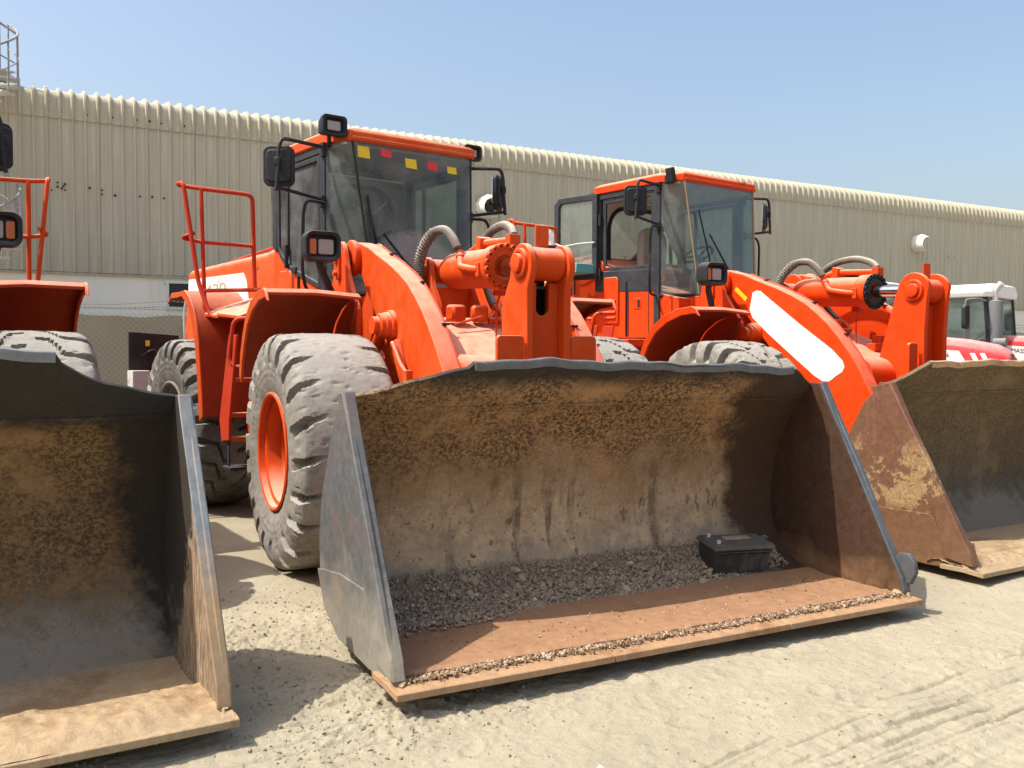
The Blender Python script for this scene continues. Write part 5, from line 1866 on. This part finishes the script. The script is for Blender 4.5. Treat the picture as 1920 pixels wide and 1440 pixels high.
mid = build_loader(dict(at=(-.43, 7.52), th=27.9, thr=38.0, p='orange', pr='orange_rear', rail='rail_red', bucket=BUCKET_A, tyres=(TY_WORN, TY_DARK), left_tyre=TY_LUG, spin=(4, 11, 2, 9),
                        label='orange wheel loader in the middle with yellow and red squares stuck on its windscreen', decal=True, stickers=True, battery_box=True))
lft = build_loader(dict(at=(-4.15, 5.49), th=31.4, thr=33.0, p='orange', pr='orange_rear', rail='orange', far_rail=True, bucket=BUCKET_L, tyres=(TY_LUG, TY_DARK), spin=(3, 8, 0, 5),
                        label='orange wheel loader cut off by the left edge, black-topped bucket with mud-caked lip', decal=True))
rgt = build_loader(dict(at=(3.08, 9.72), th=31.0, thr=37.9, joint=(-2.45, .42), lift=.15, rscale=1.026, p='orange_b', pr='orange_b', rail='orange_b', rail_shift=(-.45, 0, -.07), exhaust=(-2.5, -.05, .12), bucket=BUCKET_B, tyres=(TY_LUG, TY_DARK), spin=(6, 1, 3, 2), scale=.986,
                        label='orange wheel loader with open cab door and white painted-over patch on its arm', patch=True, pin=(-.13, 1.80), no_lamps=True, open_door=-171,
                        red_seat=True, clear_rear=True, park_wiper=True, rust_seal=True, grille=True, dark_gland=True, narrow_crank=True, teal_box=True, bright_fender=True))
rgt.location.z = 0


# ------------------------------------------------------------------ tractors
def build_tractor(loc, heading, label, scale=1.0):
    root = empty('tractor', (*loc, 0), heading, label, 'tractor', 'red farm tractors parked by the warehouse')
    root.scale = (scale,) * 3
    # local x forward, y left; hood from x=.4 to 2.3
    def sect(x, w, z0, z1, r):
        return [(x, -w, z0), (x, -w, z1 - r), (x, -w + r * .4, z1 - r * .25), (x, -w + r, z1), (x, w - r, z1), (x, w - r * .4, z1 - r * .25), (x, w, z1 - r), (x, w, z0)]
    b = MB()
    rows = [sect(.25, .42, 1.12, 1.93, .14), sect(.9, .41, 1.10, 1.90, .15), sect(1.6, .40, 1.08, 1.83, .17), sect(2.1, .37, 1.08, 1.73, .18), sect(2.30, .33, 1.1, 1.62, .16), sect(2.38, .28, 1.14, 1.5, .12)]
    b.grid(rows)
    b.add(rows[-1], [tuple(range(8))])
    hood = b.build('hood', 'tractor_red', root, 0, 40)
    for s in (-1, 1):
        w = MB()
        w.hexa([(.27, s * .424, 1.42), (1.78, s * .402, 1.36), (1.78, s * .409, 1.36), (.27, s * .431, 1.42), (.27, s * .424, 1.74), (1.62, s * .404, 1.62), (1.62, s * .411, 1.62), (.27, s * .431, 1.74)])
        w.build('white_stripe', 'white_metal', hood)
        for x in (1.86, 2.02):
            w = MB()
            w.hexa([(x + .06, s * (.398 - (x - 1.7) * .06), 1.34), (x + .14, s * (.394 - (x - 1.7) * .06), 1.34), (x + .14, s * (.402 - (x - 1.7) * .06), 1.34), (x + .06, s * (.406 - (x - 1.7) * .06), 1.34),
                    (x - .06, s * (.400 - (x - 1.7) * .05), 1.58), (x + .02, s * (.396 - (x - 1.7) * .05), 1.58), (x + .02, s * (.404 - (x - 1.7) * .05), 1.58), (x - .06, s * (.408 - (x - 1.7) * .05), 1.58)])
            w.build('white_slash', 'white_metal', hood)
        MB().prism([(1.70, 1.10), (2.20, 1.14), (2.20, 1.30), (1.90, 1.34), (1.68, 1.26)], s * .36, s * .412).build('side_grille', 'tractor_grey', hood, .02)
    t_ = text('hood_lettering', 'MASSEY FERGUSON', .112, 'ink', hood, (.465, -.432, 1.60), (R_(90), R_(4.5), 0), .002, 1.0)
    MB().box((2.36, 0, 1.50), (.05, .10, .13)).build('nose_badge', 'ink', hood, .01)
    b = MB()
    b.box((2.36, 0, 1.24), (.05, .46, .20))
    b.build('headlamp_bar', 'lens', hood, .01)
    # exhaust stack on the right corner of the cab
    b = MB()
    b.lathe([(.0, 0), (.13, 0), (.145, .05), (.15, .1), (.15, 1.02), (.14, 1.08), (.06, 1.10), (.0, 1.10)], (.22, -.62, 1.50), (0, 0, 1), 20)
    ex = b.build('exhaust', 'tractor_grey', root, 0)
    b = MB()
    b.tube(smoothpath([(.22, -.62, 2.58), (.22, -.62, 2.72), (.26, -.62, 2.82), (.35, -.62, 2.92)], 4), .062, 14)
    b.build('exhaust_tip', 'galv', ex)
    b = MB()
    b.cyl((.28, -.80, 1.78), (.50, -.80, 1.78), .085, 14)
    b.build('side_lamp', 'tractor_grey', root)
    b = MB()
    b.cyl((.0, -.84, 1.58), (.36, -.84, 1.56), .04, 10)
    si = b.build('indicator_arm', 'tractor_grey', root)
    MB().cyl((.36, -.84, 1.56), (.46, -.84, 1.555), .05, 10).build('indicator_lens', 'red_sticker', si)
    # cab
    b = MB()
    ro = [(-1.55, .78), (-1.50, .84), (.10, .84), (.22, .70), (.22, -.70), (.10, -.84), (-1.50, -.84), (-1.55, -.78)]
    vs = [(x, y, 2.66) for x, y in ro] + [(x * 1.03, y * 1.04, 2.76) for x, y in ro] + [(x * .96, y * .92, 2.90) for x, y in ro] + [(x * .7, y * .6, 2.93) for x, y in ro]
    fs = [tuple(range(7, -1, -1))]
    for a_ in range(3):
        fs += [(a_ * 8 + k, a_ * 8 + (k + 1) % 8, (a_ + 1) * 8 + (k + 1) % 8, (a_ + 1) * 8 + k) for k in range(8)]
    fs.append(tuple(range(24, 32)))
    b.add(vs, fs)
    b.build('cab_roof', 'white_metal', root, .02)
    for x, y in ((.10, -.76), (.10, .76), (-1.45, -.78), (-1.45, .78), (-.75, -.80), (-.75, .80)):
        q = MB()
        q.tube([(x + (.10 if x > 0 else 0), y, 1.35), (x, y, 2.70)], .045, 6)
        q.build('cab_post', 'black', root)
    for s in (-1, 1):
        q = MB()
        q.hexa([(-1.42, s * .775, 1.45), (.16, s * .775, 1.45), (.16, s * .783, 1.45), (-1.42, s * .783, 1.45), (-1.42, s * .775, 2.66), (.09, s * .775, 2.66), (.09, s * .783, 2.66), (-1.42, s * .783, 2.66)])
        q.build('side_window', 'glass', root)
    q = MB()
    q.hexa([(.205, -.74, 1.5), (.205, .74, 1.5), (.213, .74, 1.5), (.213, -.74, 1.5), (.115, -.74, 2.66), (.115, .74, 2.66), (.123, .74, 2.66), (.123, -.74, 2.66)])
    q.build('front_window', 'glass', root)
    MB().box((-.7, 0, 1.25), (1.7, 1.5, .4)).build('cab_floor', 'tractor_grey', root, .03)
    q = MB()
    q.box((-.85, 0, 1.62), (.5, .5, .14))
    q.box((-1.10, 0, 1.95), (.12, .46, .62))
    q.build('seat', 'interior', root, .05, seg=3)
    q = MB()
    q.tube([(-.02, 0, 1.5), (-.20, 0, 1.86)], .05, 10)
    pth = [(-.22 + .17 * math.cos(R_(20 * k)) * .7, .19 * math.sin(R_(20 * k)), 1.88 + .17 * math.cos(R_(20 * k)) * .6) for k in range(18)]
    q.tube(pth, .016, 6, closed=True)
    q.build('steering_wheel', 'rubber_trim', root)
    # mirror, body, wheels
    for s in (-1, 1):
        q = MB()
        q.tube(bent([(.12, s * .78, 2.58), (.06, s * 1.1, 2.62), (-.10, s * 1.22, 2.60), (-.10, s * 1.22, 2.5)], .05), .02, 6)
        mh = q.build('mirror_arm', 'tractor_grey', root)
        q = MB()
        q.prism([(s * 1.22 + u, 2.27 + w) for u, w in rrect(.24, .46, .09, 5)], -.14, -.06, 'x')
        q.build('mirror', 'black', mh, .02, seg=2)
    MB().box((.9, 0, .85), (2.3, .5, .5)).build('chassis', 'tractor_grey', root, .03)
    for x, y, r, w in ((-.75, .86, .82, .26), (1.75, .82, .60, .21)):
        for s in (-1, 1):
            q = MB()
            q.lathe([(r * .55, -w), (r * .75, -w * 1.05), (r * .93, -w), (r, -w * .6), (r, w * .6), (r * .93, w), (r * .75, w * 1.05), (r * .55, w)], (x, s * y, r), (0, 1, 0), 30)
            for k in range(20):
                a = R_(18 * k)
                m_ = Matrix.Translation((x, s * y, r)) @ Matrix.Rotation(a, 4, 'Y')
                g = MB(m_)
                g.hexa([(r * .97, -w, -.05), (r * .97, -w, .02), (r * .97, 0, .10), (r * .97, 0, .03), (r * 1.05, -w, -.04), (r * 1.05, -w, .01), (r * 1.05, 0, .09), (r * 1.05, 0, .04)])
                g.hexa([(r * .97, w, -.05), (r * .97, w, .02), (r * .97, 0, .10), (r * .97, 0, .03), (r * 1.05, w, -.04), (r * 1.05, w, .01), (r * 1.05, 0, .09), (r * 1.05, 0, .04)])
                q.add(g.v, g.f)
            ty = q.build('wheel_tyre', 'tyre_dark', root)
            q = MB()
            q.lathe([(r * .57, -w * .8), (r * .5, -w * .3), (.0, -w * .1)], (x, s * y, r), (0, 1, 0), 24)
            q.lathe([(r * .57, w * .8), (r * .5, w * .3), (.0, w * .1)], (x, s * y, r), (0, 1, 0), 24)
            q.build('rim', 'white_metal', ty)
            q = MB()
            n = 9
            pts = [[(x + (r + .10) * math.cos(R_(25 + 120 * i / n)), s * y - s * w * 1.1, r + (r + .10) * math.sin(R_(25 + 120 * i / n))), (x + (r + .10) * math.cos(R_(25 + 120 * i / n)), s * y + s * w * 1.1, r + (r + .10) * math.sin(R_(25 + 120 * i / n)))] for i in range(n + 1)]
            q.sheet(pts, (0, 0, .03))
            q.build('mudguard', 'white_metal' if r < .7 else 'tractor_red', root, .01)
    return root


def copy_tree(o, parent=None):
    c = o.copy()
    col.objects.link(c)
    if parent:
        c.parent = parent
        c.matrix_parent_inverse = o.matrix_parent_inverse
    for ch in list(o.children):
        copy_tree(ch, c)
    return c


tr1 = build_tractor((7.02, 17.9), R_(-45), 'red tractor with white striped hood just behind the right loader')
tr2 = copy_tree(tr1)
tr2.location = (9.57, 18.6, 0)
tr2['label'] = 'red tractor at the right edge, grey exhaust standing before its white-roofed cab'
tr3 = copy_tree(tr1)
tr3.location = (13.9, 21.0, 0)
tr3['label'] = 'red tractor farthest right, mostly beyond the frame'


# ------------------------------------------------------------------ things in and around the middle bucket
FA = Matrix.Translation((-.43, 7.52, 0)) @ Matrix.Rotation(R_(27.9 - 90), 4, 'Z')


def fw(x, y, z):
    return FA @ Vector((x, y, z))


# old car battery lying against the back of the bucket
bp = fw(2.07, 1.05, .150)
bat = empty('car_battery', bp, R_(27.9 - 90 + 90 - 6), 'old dusty black car battery lying in the middle bucket', 'battery')
TB = Matrix.Rotation(R_(11), 4, 'X') @ Matrix.Rotation(R_(2), 4, 'Y')
b = MB(TB)
b.hexa([(-.20, -.085, 0), (.20, -.085, 0), (.20, .085, 0), (-.20, .085, 0), (-.225, -.10, .165), (.225, -.10, .165), (.225, .10, .165), (-.225, .10, .165)])
b.build('battery_case', 'battery', bat, .006)
b = MB(TB)
b.box((0, 0, .180), (.475, .225, .024))
b.box((-.185, 0, .197), (.085, .205, .012))
b.build('battery_lid', 'battery_lid', bat, .005)
b = MB(TB)
b.box((0, -.113, .155), (.43, .012, .008))
b.box((0, -.109, .135), (.40, .010, .008))
b.build('case_rib', 'battery', bat, .002)
b = MB(TB)
b.box((.02, .03, .199), (.20, .05, .012))
b.build('vent_cover', 'mud', bat, .003)
for x, y in ((-.18, .06), (-.18, -.06)):
    b = MB(TB)
    b.cyl((x, y, .20), (x, y, .222), .014, 10)
    b.build('terminal', 'galv', bat)
for s in (-1, 1):
    b = MB(TB)
    b.tube(bent([(.225, s * .06, .175), (.262, s * .06, .165), (.262, s * .02, .150), (.23, s * .02, .14)], .02), .007, 6)
    b.build('carry_handle', 'battery', bat)


def stones(name, spots, mat, label, kind='stuff'):
    """many small broken stones as one object; spots: (position, size)"""
    ico_v = []
    ph = (1 + 5 ** .5) / 2
    for a_ in (-1, 1):
        for c_ in (-ph, ph):
            ico_v += [(0, a_, c_), (a_, c_, 0), (c_, 0, a_)]
    V = np.array(ico_v) / math.hypot(1, ph)
    from itertools import combinations
    el = min(np.linalg.norm(V[i] - V[j]) for i, j in combinations(range(12), 2)) * 1.01
    F = []
    for i, j, k in combinations(range(12), 3):
        if max(np.linalg.norm(V[i] - V[j]), np.linalg.norm(V[j] - V[k]), np.linalg.norm(V[i] - V[k])) < el:
            n_ = np.cross(V[j] - V[i], V[k] - V[i])
            F.append((i, j, k) if np.dot(n_, V[i]) > 0 else (i, k, j))
    F = np.array(F)
    r2 = np.random.default_rng(21)
    n = len(spots)
    P = np.array([s_[0] for s_ in spots])
    S = np.array([s_[1] for s_ in spots])
    vs = V[None] * (1 + r2.uniform(-.28, .28, (n, 12, 1)))
    ax = r2.uniform(.6, 1.25, (n, 1, 3))
    ax[:, :, 2] *= .75
    vs = vs * ax * S[:, None, None]
    q = r2.normal(size=(n, 4))
    q /= np.linalg.norm(q, axis=1)[:, None]
    w, x, y, z = q.T
    Rm = np.stack([1 - 2 * (y * y + z * z), 2 * (x * y - w * z), 2 * (x * z + w * y), 2 * (x * y + w * z), 1 - 2 * (x * x + z * z), 2 * (y * z - w * x), 2 * (x * z - w * y), 2 * (y * z + w * x), 1 - 2 * (x * x + y * y)], -1).reshape(n, 3, 3)
    vs = np.einsum('nij,nkj->nki', Rm, vs) + P[:, None, :]
    fs = (F[None] + 12 * np.arange(n)[:, None, None]).reshape(-1, 3)
    me = bpy.data.meshes.new(name)
    me.from_pydata(vs.reshape(-1, 3).tolist(), [], fs.tolist())
    me.materials.append(M[mat])
    o = bpy.data.objects.new(name, me)
    col.objects.link(o)
    return tag(o, label, kind=kind)


# crushed stone heaped along the heel of the middle bucket
r3 = random.Random(12)
sp_ = []
def heap_front(y):
    return 2.20 + .16 * max(0, min(1, (-.3 - y) / 1.1)) + .02 * math.sin(y * 5) - .10 * max(0, min(1, (y - .9) / .5))
def heap_h(x, y):
    return .004 + .058 * max(0, min(1, (heap_front(y) - x) / .34))
tries = 0
while len(sp_) < 11000 and tries < 90000:
    tries += 1
    y = r3.uniform(-1.60, 1.50)
    x = r3.uniform(1.90, heap_front(y) + .02)
    edge_ = (heap_front(y) + .02 - x)
    if edge_ < .10 and r3.random() > .25 + edge_ * 7.5:
        continue
    floor_z = .118 if x > 2.17 else .118 + (2.17 - x) * .35 + max(0, 2.0 - x) * .5
    s_ = r3.choice((.003, .004, .005, .006, .007, .009, .012)) * r3.uniform(.8, 1.25)
    if r3.random() < .004:
        s_ = .035
    z = floor_z + heap_h(x, y) * r3.uniform(.72, 1.0) * (1 if edge_ > .05 else .4)
    sp_.append((fw(x, y, z), s_))
stones('gravel_heap', sp_, 'gravel', 'grey-brown crushed stone heaped along the heel of the middle bucket')
rows = []
for i in range(60):
    y = -1.62 + 3.16 * i / 59
    hf = heap_front(y)
    row = []
    for j in range(9):
        x = 1.93 + (hf - .01 - 1.93) * j / 8
        floor_z = .118 if x > 2.17 else .118 + (2.17 - x) * .35 + max(0, 2.0 - x) * .5
        row.append(fw(x, y, floor_z - .028 + heap_h(x, y) * .8 + .01 * math.sin(i * 1.3 + j)))
    rows.append(row)
b = MB()
b.grid(rows)
o = b.build('gravel_bed', 'gravel', None, 0, 60)
tag(o, 'packed fines under the crushed stone in the middle bucket', kind='stuff')
# grit caught along the cutting edge and scattered on the bucket floor
sp_ = []
for _ in range(4200):
    y = r3.uniform(-1.66, 1.64)
    x = 2.935 + r3.gauss(0, .020) + .008 * math.sin(y * 7)
    sp_.append((fw(x, y, .099 + r3.uniform(0, .010)), r3.choice((.003, .004, .005, .006, .010)) * r3.uniform(.7, 1.2)))
for _ in range(160):
    y = r3.uniform(-1.4, 1.5)
    sp_.append((fw(r3.uniform(2.25, 2.8), y, .110), r3.uniform(.003, .008)))
stones('edge_grit', sp_, 'grit', 'tan grit caught along the cutting edge of the middle bucket')
# crumbs of sand and pebbles lying about
sp_ = []
while len(sp_) < 5500:
    x, y = r3.uniform(-1.9, 4.2), r3.uniform(2.5, 6.4)
    dense = 1.0 if (x < .1 and y > 3.4) else .30
    if r3.random() > dense * (.35 + .65 * max(0, math.sin(x * 3.1 + 1) * math.sin(y * 2.7))):
        continue
    s_ = r3.choice((.002, .003, .003, .004, .005, .008)) * r3.uniform(.7, 1.3) * (1.25 if dense == 1 else .8)
    sp_.append((x, y, s_))
zz = ground_z(np.array([q[0] for q in sp_]), np.array([q[1] for q in sp_]))
stones('scattered_crumbs', [(Vector((x, y, float(z) + s_ * .3)), s_) for (x, y, s_), z in zip(sp_, zz)], 'sand', 'crumbs of sand and small pebbles scattered over the ground')
# one white stone in the open sand
wx, wy = .281, 1.55 * 1750 / (1418 - 662)
bpy.context.view_layer.update()
o = stones('white_stone', [((0, 0, 0), .022)], 'stone', 'small white stone lying alone on the open sand in front', 'thing')
o.location = ((1130 - 960) / 1750 * wy, wy, gz((1130 - 960) / 1750 * wy, wy) + .012)
o['category'] = 'stone'
